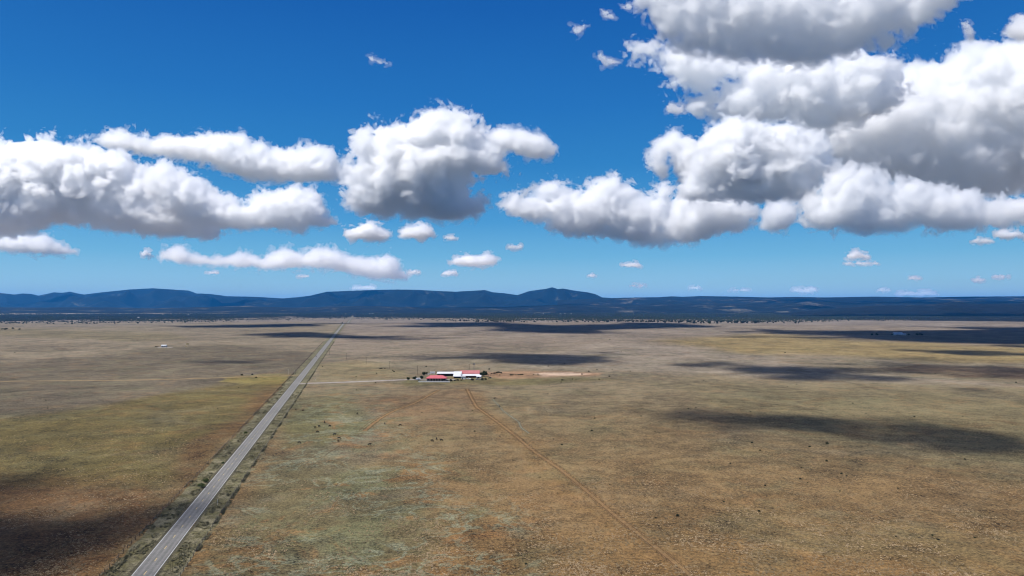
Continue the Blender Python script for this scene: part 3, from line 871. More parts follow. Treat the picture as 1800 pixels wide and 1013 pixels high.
# clouds overhead, above the top of the picture: they cast the shade that lies on the plain
def overhead(polys):
    allV, allQ, nb = ([], []), ([], []), [0, 0]
    mats = (vapour('overhead_cloud_vapour', 0.022, 0.3), vapour('overhead_thin_vapour', 0.0035, 0.3))
    for k, (pl, alt, thick) in enumerate(polys):
        G = np.array([(p.x, p.y) for p in (flat(u, v) for u, v in pl)])
        lo, hi = G.min(0), G.max(0)
        ctr = (lo + hi) / 2
        # size of a grid cell follows the narrow side
        gx0 = np.linspace(lo[0], hi[0], 60); gy0 = np.linspace(lo[1], hi[1], 60)
        A, B = np.meshgrid(gx0, gy0, indexing='ij')
        Rm = poly_sdf(G, A, B).max()
        step = max(Rm / 12.0, 4.0, (hi - lo).max() / 260)
        gx = np.arange(lo[0] - 9 * step, hi[0] + 9 * step, step); gy = np.arange(lo[1] - 9 * step, hi[1] + 9 * step, step)
        H = min(Rm * thick, 400.0)
        gz = np.arange(-1.5 * H - 3 * step, 1.5 * H + 3 * step, step)
        A, B = np.meshgrid(gx, gy, indexing='ij')
        s = poly_sdf(G, A, B) - 0.02 * Rm
        F = (s[:, :, None] - gz[None, None, :] ** 2 * Rm / (H * H)).astype(np.float32)
        X = A[:, :, None] + 0 * F; Y = B[:, :, None] + 0 * F; Z = gz[None, None, :] + 0 * F
        L = Rm * 1.1
        for q in range(5):
            F += (tri(PERLIN, X / L + k, Y / L, Z / L + q) * 1.3 + 0.25 * tri(WORLEY, X / L, Y / L + k, Z / L)) * L * 0.62
            L *= 0.55
            if L < step * 1.3: break
        F[[0, -1]] = -1; F[:, [0, -1]] = -1; F[:, :, [0, -1]] = -1
        for q_, (lift, grp) in enumerate(((-0.08 * Rm, 0), (0.28 * Rm, 1))):
            G2 = F + lift
            G2[[0, -1]] = -1; G2[:, [0, -1]] = -1; G2[:, :, [0, -1]] = -1
            V, Q = surface_nets(G2)
            W = np.stack([gx[0] + V[:, 0] * step, gy[0] + V[:, 1] * step, gz[0] + V[:, 2] * step + alt], 1)
            sh = alt / SUN_DIR.z
            W[:, 0] += SUN_DIR.x * sh; W[:, 1] += SUN_DIR.y * sh
            allV[grp].append(W); allQ[grp].append(Q + nb[grp]); nb[grp] += len(W)
    root = link('clouds', new_mesh('clouds', np.concatenate(allV[0]), np.concatenate(allQ[0]), mats[0]))
    link('veil', new_mesh('veil', np.concatenate(allV[1]), np.concatenate(allQ[1]), mats[1]), root)
    return tag(root,
               'broken cumulus overhead, above the picture, shading the plain', 'clouds', kind='stuff')

overhead([
    ([(-500, 895), (0, 866), (100, 848), (160, 852), (225, 885), (262, 930), (262, 975), (340, 975), (430, 1005), (480, 1150), (-300, 1350), (-900, 1150)], 2000, 0.6),
    ([(1150, 728), (1250, 721), (1400, 728), (1500, 735), (1600, 748), (1700, 758), (1800, 775), (2000, 785), (2000, 815), (1800, 799), (1650, 782), (1500, 770), (1380, 767), (1290, 762), (1220, 746)], 2000, 0.8),
    ([(730, 627), (800, 624), (900, 621), (1000, 620), (1060, 625), (1090, 632), (1040, 638), (950, 640), (850, 639), (790, 634), (740, 631)], 2000, 0.5),
    ([(1210, 640), (1300, 639), (1400, 645), (1500, 650), (1560, 655), (1600, 668), (1645, 681), (1500, 673), (1400, 666), (1300, 655)], 2000, 0.7),
    ([(1490, 640), (1560, 634), (1650, 640), (1800, 647), (2000, 652), (2000, 672), (1780, 664), (1650, 656), (1560, 650)], 2000, 0.25),
    ([(1440, 586), (1520, 580), (1620, 580), (1700, 573), (1800, 566), (2000, 560), (2000, 600), (1800, 601), (1700, 603), (1620, 602), (1500, 594), (1400, 590)], 2700, 0.5),
    ([(1330, 578), (1370, 580), (1420, 584), (1480, 590), (1420, 591), (1350, 588), (1300, 583)], 2700, 0.6),
    ([(640, 566), (760, 565), (880, 568), (1000, 571), (1120, 567), (1260, 569), (1200, 577), (1080, 581), (1050, 585), (900, 585), (860, 578), (760, 572)], 2700, 0.5),
    ([(290, 573), (400, 571.5), (606, 568), (560, 573), (420, 576), (330, 576)], 2700, 0.6),
    ([(440, 588), (500, 584), (560, 585.5), (640, 591), (750, 594), (700, 598), (560, 594), (470, 593)], 2500, 0.7),
    ([(330, 634), (400, 630), (470, 634), (420, 641), (355, 640)], 2000, 0.5),
    ([(1560, 616), (1650, 615), (1800, 620), (2000, 623), (2000, 628), (1800, 627), (1650, 622)], 2300, 0.8),
    ([(-300, 628), (-100, 628), (28, 632), (-100, 638)], 2000, 0.5),
    ([(1760, 607), (1850, 605), (2000, 606), (2000, 614), (1850, 613)], 2300, 0.8),
    ([(1560, 626), (1640, 627), (1700, 634), (1620, 636), (1540, 632)], 2100, 0.3),
])
# ------------------------------------------------------------------ things on the plain
def plain(name, rgb, rough=0.8, var=0.0, scale=3.0, metal=0.0):
    m, nt, b = nodes(name, rough)
    b.inputs['Metallic'].default_value = metal
    pos = N(nt, 'ShaderNodeTexCoord').outputs['Object']
    f = maprange(nt, noise(nt, pos, scale, 4, 0.65), 0.3, 0.7)
    d = tuple(c * (1 - var) for c in rgb) + (1,)
    nt.links.new(mixc(nt, f, d, tuple(rgb) + (1,)), b.inputs['Base Color'])
    return m

def leafy(name, dark, light, scale=0.8):
    m, nt, b = nodes(name, 0.9)
    pos = N(nt, 'ShaderNodeNewGeometry').outputs['Position']
    f = maprange(nt, noise(nt, pos, scale, 3, 0.7), 0.35, 0.65)
    nt.links.new(mixc(nt, f, dark + (1,), light + (1,)), b.inputs['Base Color'])
    return m

M_WHITE_METAL = plain('white_sheet_metal', (0.60, 0.61, 0.63), 0.5, 0.15, 0.4)
M_RED_METAL = plain('faded_red_sheet_metal', (0.44, 0.16, 0.16), 0.6, 0.25, 0.5)
M_RED_TILE = plain('red_roof', (0.52, 0.13, 0.15), 0.75, 0.3, 0.8)
M_STUCCO = plain('buff_stucco', (0.36, 0.27, 0.22), 0.9, 0.2, 0.7)
M_DARKIN = plain('dark_opening', (0.02, 0.02, 0.02), 0.9)
M_WHITEWALL = plain('white_painted_wall', (0.66, 0.64, 0.60), 0.85, 0.15, 1.0)
M_WOOD = plain('weathered_wood', (0.10, 0.075, 0.055), 0.9, 0.4, 4.0)
M_STEEL = plain('grey_steel', (0.22, 0.22, 0.23), 0.5, 0.2, 2.0, 0.6)
M_GLASS = plain('dark_glass', (0.03, 0.035, 0.04), 0.15)
M_RUBBER = plain('black_rubber', (0.02, 0.02, 0.02), 0.85)
M_COW = plain('black_cattle_hide', (0.018, 0.015, 0.013), 0.7, 0.5, 1.5)
M_COWRED = plain('dark_red_cattle_hide', (0.07, 0.03, 0.018), 0.7, 0.4, 1.5)
M_JUNIPER = leafy('juniper_needles', (0.012, 0.018, 0.012), (0.034, 0.044, 0.026))
M_TREE = leafy('dark_tree_leaves', (0.012, 0.020, 0.010), (0.040, 0.058, 0.022))
M_GREEN = leafy('green_shrub_leaves', (0.040, 0.060, 0.018), (0.095, 0.12, 0.040))
M_WEED = leafy('roadside_weeds_leaves', (0.085, 0.083, 0.05), (0.26, 0.23, 0.14), 0.15)
M_STRAW = leafy('straw_tufts', (0.15, 0.115, 0.066), (0.30, 0.22, 0.13), 0.05)
M_HAY = plain('pale_hay', (0.40, 0.32, 0.16), 0.95, 0.3, 1.0)
M_CONC = plain('pale_concrete', (0.45, 0.42, 0.38), 0.9, 0.15, 1.0)
M_BARK = plain('bark', (0.07, 0.055, 0.04), 0.95, 0.3, 3.0)

class MB:
    """collects boxes, bars and leaves, builds one mesh object"""
    def __init__(s): s.v = []; s.f = []
    def add(s, vs, fs):
        b = len(s.v); s.v += [tuple(p) for p in vs]; s.f += [tuple(b + i for i in f) for f in fs]
    def box(s, c, d, rz=0.0, taper=1.0):
        x, y, z = (k / 2 for k in d); cr, sr = math.cos(rz), math.sin(rz)
        vs = []
        for sz in (-1, 1):
            t = taper if sz > 0 else 1
            for sx, sy in ((-1, -1), (1, -1), (1, 1), (-1, 1)):
                px, py = sx * x * t, sy * y * t
                vs.append((c[0] + px * cr - py * sr, c[1] + px * sr + py * cr, c[2] + sz * z))
        s.add(vs, [(3, 2, 1, 0), (4, 5, 6, 7), (0, 1, 5, 4), (1, 2, 6, 5), (2, 3, 7, 6), (3, 0, 4, 7)])
    def bar(s, a, b, r, r2=None, n=6):
        a, b = Vector(a), Vector(b); r2 = r if r2 is None else r2
        d = (b - a).normalized(); e = d.orthogonal().normalized(); g = d.cross(e)
        vs = [a + (e * math.cos(2 * math.pi * i / n) + g * math.sin(2 * math.pi * i / n)) * r for i in range(n)]
        vs += [b + (e * math.cos(2 * math.pi * i / n) + g * math.sin(2 * math.pi * i / n)) * r2 for i in range(n)]
        s.add(vs, [(i, (i + 1) % n, n + (i + 1) % n, n + i) for i in range(n)] + [tuple(range(n - 1, -1, -1)), tuple(range(n, 2 * n))])
    def prism(s, prof, x0, x1):
        """closed profile [(y, z)...] swept along x"""
        n = len(prof)
        vs = [(x0, y, z) for y, z in prof] + [(x1, y, z) for y, z in prof]
        s.add(vs, [(i, (i + 1) % n, n + (i + 1) % n, n + i) for i in range(n)] + [tuple(range(n - 1, -1, -1)), tuple(range(n, 2 * n))])
    def mesh(s, name, mat):
        me = bpy.data.meshes.new(name); me.from_pydata(s.v, [], s.f); me.update()
        bm = bmesh.new(); bm.from_mesh(me); bmesh.ops.recalc_face_normals(bm, faces=bm.faces); bm.to_mesh(me); bm.free()
        me.materials.append(mat); return me
    def build(s, name, mat, parent=None):
        return link(name, s.mesh(name, mat), parent)

def thing(name, label, cat, loc, rz=0.0, group=None):
    o = bpy.data.objects.new(name, None); COL.objects.link(o)
    o.location = loc; o.rotation_euler = (0, 0, rz); o.empty_display_size = 0.1
    return tag(o, label, cat, group)

def copy_tree(src, parent=None):
    c = src.copy(); COL.objects.link(c); c.parent = parent
    for ch in [o for o in COL.objects if o.parent is src]: copy_tree(ch, c)
    return c

rg = random.Random(11)
nr = np.random.default_rng(17)

def leaf_cloud(n, size, blobs, seed):
    """small leaf-clump faces spread through the volume of several uneven lobes"""
    g = np.random.default_rng(seed)
    V = []
    pick = g.integers(0, len(blobs), n)
    for i in pick:
        cx, cy_, cz, r = blobs[i]
        d = g.standard_normal(3); d /= np.linalg.norm(d)
        rr = r * (0.45 + 0.6 * g.random() ** 0.5)
        p = np.array([cx, cy_, cz]) + d * rr * np.array([1, 1, 0.85])
        if p[2] < 0.05: p[2] = 0.05 + 0.1 * g.random()
        a = g.standard_normal(3); a /= np.linalg.norm(a)
        b = np.cross(a, g.standard_normal(3)); b /= np.linalg.norm(b)
        sz = size * (0.6 + 0.8 * g.random())
        V += [p - a * sz, p + b * sz * 0.7, p + a * sz, p - b * sz * 0.7]
    V = np.array(V)
    return V, np.arange(len(V)).reshape(-1, 4)

def tree_blobs(R_, H, seed, n=9):
    g = random.Random(seed)
    bl = [(0, 0, H * 0.62, R_ * 0.55)]
    for i in range(n):
        a = i * 2.4 + g.random(); q = R_ * (0.35 + 0.3 * g.random())
        bl.append((math.cos(a) * q, math.sin(a) * q, H * (0.35 + 0.45 * g.random()), R_ * (0.28 + 0.22 * g.random())))
    return bl

def tree(name, label, cat, loc, R_, H, mat, seed, leaves=900, group=None, trunk=0.25, size=0.35):
    t = thing(name, label, cat, loc, 0, group)
    V, Q = leaf_cloud(leaves, size, tree_blobs(R_, H, seed), seed)
    link('crown', new_mesh('crown', V, Q, mat), t)
    m = MB()
    m.bar((0, 0, -0.3), (0.05, 0, H * 0.6), trunk, trunk * 0.5, 7)
    for a in (0.4, 2.5, 4.6):
        m.bar((0.03, 0, H * 0.3), (math.cos(a) * R_ * 0.5, math.sin(a) * R_ * 0.5, H * 0.62), trunk * 0.45, trunk * 0.15, 5)
    m.build('trunk', M_BARK, t)
    return t

# ---- cattle: one continuous skinned body, in three poses
def cow_mesh(name, pose, mat):
    # joints: 0 pelvis ... y forward
    J = [((0, -0.75, 1.12), .30), ((0, -0.30, 1.12), .36), ((0, 0.20, 1.10), .37), ((0, 0.62, 1.16), .30)]
    E = [(0, 1), (1, 2), (2, 3)]
    def add(par, pts):
        p = par
        for co, r in pts:
            J.append((co, r)); E.append((p, len(J) - 1)); p = len(J) - 1
    if pose == 'graze':
        add(3, [((0, 0.98, 0.95), .17), ((0, 1.22, 0.55), .13), ((0, 1.32, 0.34), .12), ((0, 1.46, 0.12), .075)])
    elif pose == 'stand':
        add(3, [((0, 0.98, 1.38), .17), ((0, 1.22, 1.55), .14), ((0, 1.42, 1.46), .11), ((0, 1.62, 1.34), .075)])
    else:
        add(3, [((0.12, 0.98, 1.28), .17), ((0.36, 1.14, 1.40), .14), ((0.54, 1.20, 1.32), .11), ((0.70, 1.24, 1.22), .075)])
    st = 0.10 if pose == 'stand' else -0.06
    for sx in (-1, 1):
        add(3, [((sx * .20, 0.60, 0.80), .13), ((sx * .20, 0.62 + st * sx, 0.42), .075), ((sx * .20, 0.60 + st * sx * 1.6, 0.03), .055)])
        add(0, [((sx * .21, -0.66, 0.82), .16), ((sx * .21, -0.90 - st * sx, 0.46), .075), ((sx * .21, -0.84 - st * sx, 0.03), .055)])
    add(0, [((0, -1.04, 1.14), .05), ((0, -1.12, 0.80), .03), ((0, -1.12, 0.50), .04)])
    me = bpy.data.meshes.new('tmp'); me.from_pydata([j[0] for j in J], E, [])
    o = bpy.data.objects.new('tmp', me); COL.objects.link(o)
    sm = o.modifiers.new('s', 'SKIN'); sm.use_smooth_shade = True
    for v, j in zip(me.skin_vertices[0].data, J): v.radius = (j[1], j[1])
    me.skin_vertices[0].data[0].use_root = True
    sb = o.modifiers.new('b', 'SUBSURF'); sb.levels = 1; sb.render_levels = 1
    bpy.context.view_layer.update()
    dg = bpy.context.evaluated_depsgraph_get()
    out = bpy.data.meshes.new_from_object(o.evaluated_get(dg))
    out.name = name; out.materials.clear(); out.materials.append(mat)
    bpy.data.objects.remove(o); bpy.data.meshes.remove(me)
    # ears
    bm = bmesh.new(); bm.from_mesh(out)
    h = J[5][0] if len(J) > 5 else (0, 1.2, 1.5)
    for sx in (-1, 1):
        vs_ = [bm.verts.new((h[0] + sx * .08, h[1], h[2] + .06)), bm.verts.new((h[0] + sx * .26, h[1] - .02, h[2] + .09)),
               bm.verts.new((h[0] + sx * .10, h[1] - .02, h[2] - .03)), bm.verts.new((h[0] + sx * .12, h[1] + .05, h[2] + .02))]
        for t3 in ((0, 1, 3), (1, 2, 3), (0, 2, 1)): bm.faces.new([vs_[i] for i in t3])
    bm.to_mesh(out); bm.free()
    return out

COWS = {('graze', 0): cow_mesh('cow', 'graze', M_COW), ('stand', 0): cow_mesh('cow', 'stand', M_COW), ('turn', 0): cow_mesh('cow', 'turn', M_COW),
        ('graze', 1): cow_mesh('cow', 'graze', M_COWRED), ('stand', 1): cow_mesh('cow', 'stand', M_COWRED)}
cattle = [
    (520.2, 720, 'stand', 0, 0.2, 'black cow standing end-on close to the roadside fence, uppermost on the left'),
    (532.8, 722, 'graze', 1, 1.2, 'reddish cow just right of the cow nearest the roadside fence'),
    (570.6, 743, 'stand', 0, 0.4, 'black cow standing at the top of the herd in the green patch'),
    (561.3, 750, 'stand', 0, 2.8, 'black cow in the herd, between its topmost cow and its leftmost cow'),
    (554.0, 752, 'turn', 0, 3.0, 'leftmost black cow of the herd in the green patch'),
    (579.8, 749.5, 'graze', 0, 1.1, 'black cow seen side-on at the right of the herd, head down to the left'),
    (558.0, 759.5, 'graze', 0, -1.9, 'black cow below the left side of the herd, facing down right'),
    (588.1, 764.5, 'turn', 0, -1.4, 'black cow between the herd and the close pair below it'),
    (596.2, 771.3, 'graze', 0, -1.5, 'upper and larger cow of the close pair at the lower end of the herd'),
    (594.2, 776.0, 'stand', 0, 0.3, 'lower cow of the close pair at the lower end of the herd'),
    (526.2, 778.5, 'graze', 0, 1.3, 'black cow grazing alone left of the herd, nearer the road'),
    (627.9, 727.5, 'stand', 0, 0.1, 'black cow standing alone up and right of the herd'),
    (676.4, 745.2, 'stand', 0, 0.2, 'small black animal beside the dark wheel track, left of a side-on cow'),
    (703.3, 748.2, 'graze', 0, 1.57, 'side-on black cow grazing alone right of the dark wheel track'),
    (649.6, 782.3, 'turn', 0, -1.2, 'black cow alone below the end of the dark wheel track'),
    (775.9, 774.4, 'stand', 0, 1.4, 'rightmost of three small black animals in a row below the ranch'),
    (767.4, 772.8, 'turn', 0, 0.4, 'middle of three small black animals in a row below the ranch'),
    (759.8, 775.4, 'graze', 0, 0.9, 'leftmost of three small black animals in a row below the ranch'),
    (870.3, 700.5, 'graze', 0, 1.4, 'black cow at the top of the pale winding cattle path'),
    (878.2, 715, 'stand', 0, 0.1, 'black cow standing on the pale winding cattle path'),
]
for u, v, pose, c, rz, lab in cattle:
    p = gp(u, v + 1.2)
    o = link('cow', COWS[(pose, c)], loc=p)
    s_ = rg.uniform(0.95, 1.1); o.scale = (s_, s_, s_); o.rotation_euler = (0, 0, rz)
    tag(o, lab, 'cow', 'cattle grazing on the pasture')

# ---- shrubs dotted over the open pasture
SHRUBS = []
for k in range(5):
    V, Q = leaf_cloud(150, 0.16, [(0, 0, .45, .45), (.3, .1, .35, .35), (-.25, .2, .4, .35), (.05, -.3, .5, .3)], 60 + k)
    SHRUBS.append(new_mesh('shrub', V, Q, M_JUNIPER))
def shrub(u, v, size, label='small dark shrub standing by itself on the open pasture', group='dark shrubs scattered over the pasture', p=None):
    p = gp(u, v) if p is None else p
    o = link('shrub', SHRUBS[rg.randrange(5)], loc=(p.x, p.y, p.z - 0.05))
    o.scale = (size * rg.uniform(.85, 1.15), size * rg.uniform(.85, 1.15), size * rg.uniform(.8, 1.1)); o.rotation_euler = (0, 0, rg.uniform(0, 6.28))
    return tag(o, label, 'shrub', group)
meas = [(535.5, 740.5, .8), (626.5, 686, 1), (741.6, 725.5, 1), (736.4, 780, .7), (996, 710, 1.4), (1033.6, 727, 1.4), (1045.3, 736, 1.6), (1040.4, 758, 1.7),
        (1126.9, 732, 1.3), (1136.4, 709, 1.1), (963, 693, 1.1), (878.8, 768, .9), (987.9, 669, 2.4), (986.3, 672.5, 1.4), (1006.2, 667.6, 1.6), (1012.6, 668.4, 1.2),
        (1053, 667.6, 1.6), (1034.8, 653.6, 1.9), (1049.2, 650, 1.5), (1071, 662.3, 1.6), (963.8, 644.4, 1.6), (992.7, 639.8, 1.6), (1076, 650, 1.0), (1108, 653, 1.2),
        (1236.8, 670, 1.1), (1241, 671, .9), (1210, 719, 1.4), (1223.2, 717.6, 1.2), (1250.8, 706, 1.2), (1319, 724.6, 1.3), (1499, 709.5, 1.4), (1607, 733, 1.5),
        (1321.5, 779.3, 1.7), (1335.9, 792.4, 1.3), (1423.2, 786.3, 1.9), (1454.1, 780.8, 2.0), (1453, 811.6, 1.6), (1479.2, 833.8, 1.5), (1488.4, 837.7, 1),
        (1406.6, 842.9, 1.4), (1284, 815.6, 1.1), (1334, 899.7, 1.4), (1272.2, 882.7, 1), (1476.6, 863.8, 1), (1649, 949.4, 1.1), (1639, 942, .9), (1713.5, 946, 1.1),
        (1574.6, 943.8, .8), (1473.7, 766, .9), (1408.5, 823, 1), (834.7, 759, 1.3), (1191, 907.8, 1.6), (1152.3, 911.2, 1), (780, 830.5, .9), (987.7, 782.6, 1.4),
        (822.7, 718, 1.1), (830.7, 722.5, 1.1), (924.7, 992.5, 1), (1071.7, 852.4, .8), (662, 657, 1.5), (626, 663, 1.3), (660, 673.6, 1.3), (626.3, 685.6, .9),
        (668, 649, 1.6), (671, 648.4, 1.6), (676.5, 648.4, 1.4), (690.5, 652, 1.4), (692.6, 654, 1.7), (567, 644.6, 1.5), (547, 622.8, 1.8), (749, 645, 1.9), (860, 650, 2.2),
        (1144, 745, .8), (1380, 620.5, 2), (1400, 676, 1.1), (1384, 680, 1), (1644, 657, 1.4), (1786, 673, 1.5), (425, 660.3, 2.6), (443.5, 659.3, 2), (450, 664.6, 2),
        (26, 620, 1.6), (1032, 587, 2), (1072, 598, 2), (975, 601, 1.4), (1205, 586, 1.8), (1092, 618, 1.2), (1130, 625, 1.2)]
for u, v, s_ in meas: shrub(u, v, s_ * (0.75 if v > 680 else 0.95))
for _ in range(60):
    v = 572 + 300 * rg.random() ** 1.8; u = rg.uniform(640 if v < 760 else 760, 1790)
    shrub(u, v, rg.uniform(.4, .9))
for _ in range(26):
    shrub(rg.uniform(10, 420), rg.uniform(590, 720), rg.uniform(.5, .9))

# ---- roadside: green shrubs, fences, posts, weeds
for i, (u, v, R_, lab) in enumerate([(362, 848, 1.9, 'round green shrub against the left edge of the road, upper of two'),
                                     (354, 858, 2.2, 'wide green shrub against the left edge of the road, lower of two'),
                                     (432, 762, 1.2, 'low green shrub in the left verge, well up the road'),
                                     (392, 815, 0.9, 'small green shrub in the left verge above the round one')]):
    p = gp(u, v)
    V, Q = leaf_cloud(700, 0.16, tree_blobs(R_, R_ * 0.9, 90 + i, 7), 90 + i)
    tag(link('shrub', new_mesh('shrub', V, Q, M_GREEN), loc=p), lab, 'shrub', 'green shrubs beside the road')

post_m = MB(); post_m.box((0, 0, 0.65), (0.14, 0.14, 1.5)); POST = post_m.mesh('post', M_WOOD)
def fence(off, label, spacing=4.6, length=1500, start=-40):
    base = ra + rdir * start + RN * off
    root = thing('wire_fence', label, 'fence', base)
    n = int(length / spacing)
    far = MB()
    for k in range(n):
        q = rdir * (k * spacing)
        if k < 99:
            o = link('post', POST, root, q); o.rotation_euler = (rg.uniform(-.06, .06), rg.uniform(-.06, .06), 0)
        else:
            far.box((q.x, q.y, 0.65), (0.14, 0.14, 1.5))
    o = far.build('post', M_WOOD, root); o['kind'] = 'stuff'
    w = MB()
    for z in (0.4, 0.75, 1.1, 1.3):
        w.bar((0, 0, z), tuple(rdir * (n * spacing) + Vector((0, 0, z))), 0.012, n=4)
    w.build('wire', M_STEEL, root)
fence(12.0, 'wire fence with wooden posts along the right side of the road')
fence(-13.2, 'wire fence with wooden posts along the left side of the road')

def tufts(name, pts, size, hgt, mat, per=5, lean=0.8):
    """clumps of upright blades at the given points"""
    n = len(pts)
    V = np.zeros((n, per, 4, 3)); g = nr
    a = g.random((n, per)) * 6.283; tilt = g.uniform(lean * .3, lean, (n, per))
    w = size[:, None] * g.uniform(.25, .5, (n, per)); h = hgt[:, None] * g.uniform(.6, 1.2, (n, per))
    ca, sa = np.cos(a), np.sin(a)
    bx = pts[:, None, 0] + ca * size[:, None] * .3; by = pts[:, None, 1] + sa * size[:, None] * .3; bz = pts[:, None, 2] - 0.02 + 0 * bx
    tx_ = bx + ca * h * tilt; ty_ = by + sa * h * tilt; tz = bz + h
    for i, (sx, top) in enumerate(((-1, 0), (1, 0), (.55, 1), (-.55, 1))):
        V[:, :, i, 0] = (tx_ if top else bx) - sa * w * sx; V[:, :, i, 1] = (ty_ if top else by) + ca * w * sx; V[:, :, i, 2] = tz if top else bz
    V = V.reshape(-1, 3)
    return link(name, new_mesh(name, V, np.arange(len(V)).reshape(-1, 4), mat))

def along_road(n, o0, o1, d0, d1, clump=60.0, thr=0.0, pw=2.0):
    t = d0 + (d1 - d0) * nr.random(n * 3) ** pw; o = nr.uniform(o0, o1, n * 3)
    x = ra.x + rdir.x * t + RN.x * o; y = ra.y + rdir.y * t + RN.y * o
    k = hnoise(x, y, clump / 4, 31) + 0.6 * hnoise(x, y, clump / 14, 33) > thr
    x, y = x[k][:n], y[k][:n]
    return np.stack([x, y, land(x, y)], 1)
a1 = along_road(3800, 11.2, 13.0, -60, 700, 60, -0.05); a2 = along_road(2600, -14.0, -9.5, -60, 700, 80, 0.10); a3 = along_road(1800, 5.2, 10.5, -60, 500, 50, 0.15)
a4 = along_road(1500, -8.5, -5.0, -60, 500, 50, 0.05)
pts = np.concatenate([a1, a2, a3, a4])
tag(tufts('weeds', pts, nr.uniform(.25, .55, len(pts)), nr.uniform(.2, .5, len(pts)), M_WEED), 'ragged dark weeds lining the road fences and ditches', 'weeds', kind='stuff')
# bunch grass over the nearer pasture
gv = 1030 - 330 * nr.random(60000) ** 1.25; gu = nr.uniform(-40, 1840, 60000)
rx, ry, rz = px_ray_np(gu, gv); t = -CAM_H / rz
gx, gy = rx * t, ry * t
k = (hnoise(gx, gy, 22, 41) + 0.5 * hnoise(gx, gy, 61, 43) + 0.9 * nr.random(60000) > 0.62) & (np.abs((gx - ra.x) * RN.x + (gy - ra.y) * RN.y) > 14)
gx, gy = gx[k], gy[k]
tag(tufts('grass', np.stack([gx, gy, 0 * gx], 1), nr.uniform(.25, .6, len(gx)), nr.uniform(.12, .32, len(gx)), M_STRAW, 4, 2.6), 'dry bunch grass covering the pasture', 'grass', kind='stuff')

# delineator and sign posts by the road
def sign_post(u, v, h, label, pair=False, plate=True):
    p = gp(u, v)
    t = thing('road_sign' if plate else 'marker_post', label, 'road sign' if plate else 'post', p)
    for dx in ((-.3, .3) if pair else (0,)):
        m = MB(); m.box((dx, 0, h / 2 - .1), (.09, .09, h)); m.build('post', M_WOOD if pair else M_WHITEWALL, t)
    if plate:
        m = MB(); m.box((0, .06, h - .35), (.65, .03, .6)); m.build('sign_panel', M_STEEL, t)
    return t
sign_post(302, 1005, 3.6, 'dark pair of bare posts on the right verge at the bottom of the picture', True, False)
sign_post(209, 1016, 3.6, 'dark bare pair of posts on the left verge at the bottom of the picture', True, False)
sign_post(382, 889, 3.0, 'tall pale single post on the right verge', False, False)
sign_post(554.6, 669.5, 3.2, 'post with a small panel where the ranch drive leaves the road')
sign_post(517.2, 658.6, 5.5, 'thin tall post beside the dirt road, nearer the paved road', False, False)
sign_post(506.6, 659.5, 7.5, 'thinner taller post beside the dirt road, farther from the paved road', False, False)

# ---- utility poles
def pole_proto(label, p, h=11.0, arms=1):
    t = thing('utility_pole', label, 'utility pole', p, 0, 'wooden utility poles leading to the ranch')
    m = MB(); m.bar((0, 0, -.3), (0, 0, h), .19, .12, 8); m.build('pole', M_WOOD, t)
    for k in range(arms):
        z = h - .6 - 4.8 * k
        m = MB(); m.box((0, -.17, z), (2.5, .12, .16), rz=.5 if k == 0 else 0); m.build('crossarm', M_WOOD, t)
        for x in (-1.05, 0, 1.05):
            m = MB(); m.bar((x * math.cos(.5), x * math.sin(.5) - .17, z + .1), (x * math.cos(.5), x * math.sin(.5) - .17, z + .32), .06, .04, 6)
            m.build('insulator', M_STEEL, t)
    return t
pole_proto('utility pole with two crossarms standing just left of the ranch house', gp(734, 658.5), 11.5, 2)
for u, v, lab in ((685, 648.5, 'utility pole next to the left of the one at the ranch house'), (643.7, 640, 'utility pole halfway between the road and the ranch'),
                  (609.2, 632, 'utility pole second from the road on the line to the ranch'), (579.2, 624, 'utility pole closest to the road on the line to the ranch'),
                  (825, 658, 'utility pole rising behind the red-roofed barn')):
    pole_proto(lab, gp(u, v), 10.5 if u < 800 else 13)

# ---- vehicles
def car(label, p, rz, paint, kind='car', group=None):
    t = thing('pickup_truck' if kind == 'pickup' else 'car', label, 'pickup truck' if kind == 'pickup' else 'car', p, rz, group)
    L, W = (5.5, 1.95) if kind == 'pickup' else (4.6, 1.85)
    m = MB()
    h = L / 2
    if kind == 'pickup':
        prof = [(-h, .45), (-h, 1.05), (-.55, 1.08), (-.45, 1.10), (1.2, 1.12), (h - .15, 1.0), (h, .75), (h, .42)]
        cab = [(-.55, 1.08), (-.35, 1.75), (.75, 1.78), (1.45, 1.10)]
    else:
        prof = [(-h, .40), (-h, .92), (-h + .5, .98), (.9, 1.0), (h - .2, .82), (h, .62), (h, .38)]
        cab = [(-h + .35, .96), (-h + .95, 1.48), (.25, 1.5), (1.05, .98)]
    m.prism(prof, -W / 2, W / 2); m.build('body', paint, t)
    m = MB(); m.prism(cab, -W / 2 + .12, W / 2 - .12); m.build('windows', M_GLASS, t)
    m = MB(); zt = cab[1][1]; m.box((0, (cab[1][0] + cab[2][0]) / 2, zt + .02), (W - .3, cab[2][0] - cab[1][0] + .1, .07)); m.build('roof', paint, t)
    for sx in (-1, 1):
        for y in (-h + .95, h - .95):
            m = MB(); m.bar((sx * (W / 2 - .2), y, .34), (sx * (W / 2 + .02), y, .34), .34, n=12); w = m.build('wheel', M_RUBBER, t)
            m = MB(); m.bar((sx * (W / 2 + .02), y, .34), (sx * (W / 2 + .04), y, .34), .18, n=8); m.build('rim', M_STEEL, w)
        m = MB(); m.box((sx * .65, h + .01, .68), (.35, .05, .16)); m.build('headlight', M_WHITEWALL, t)
        m = MB(); m.box((sx * .72, -h - .01, .78), (.25, .05, .2)); m.build('tail_light', M_RED_TILE, t)
    return t
P_DARK = plain('dark_car_paint', (0.02, 0.02, 0.025), 0.3); P_WHITE = plain('white_car_paint', (0.7, 0.7, 0.7), 0.3, .05)
P_GREY = plain('grey_car_paint', (0.2, 0.21, 0.22), 0.35, .1)
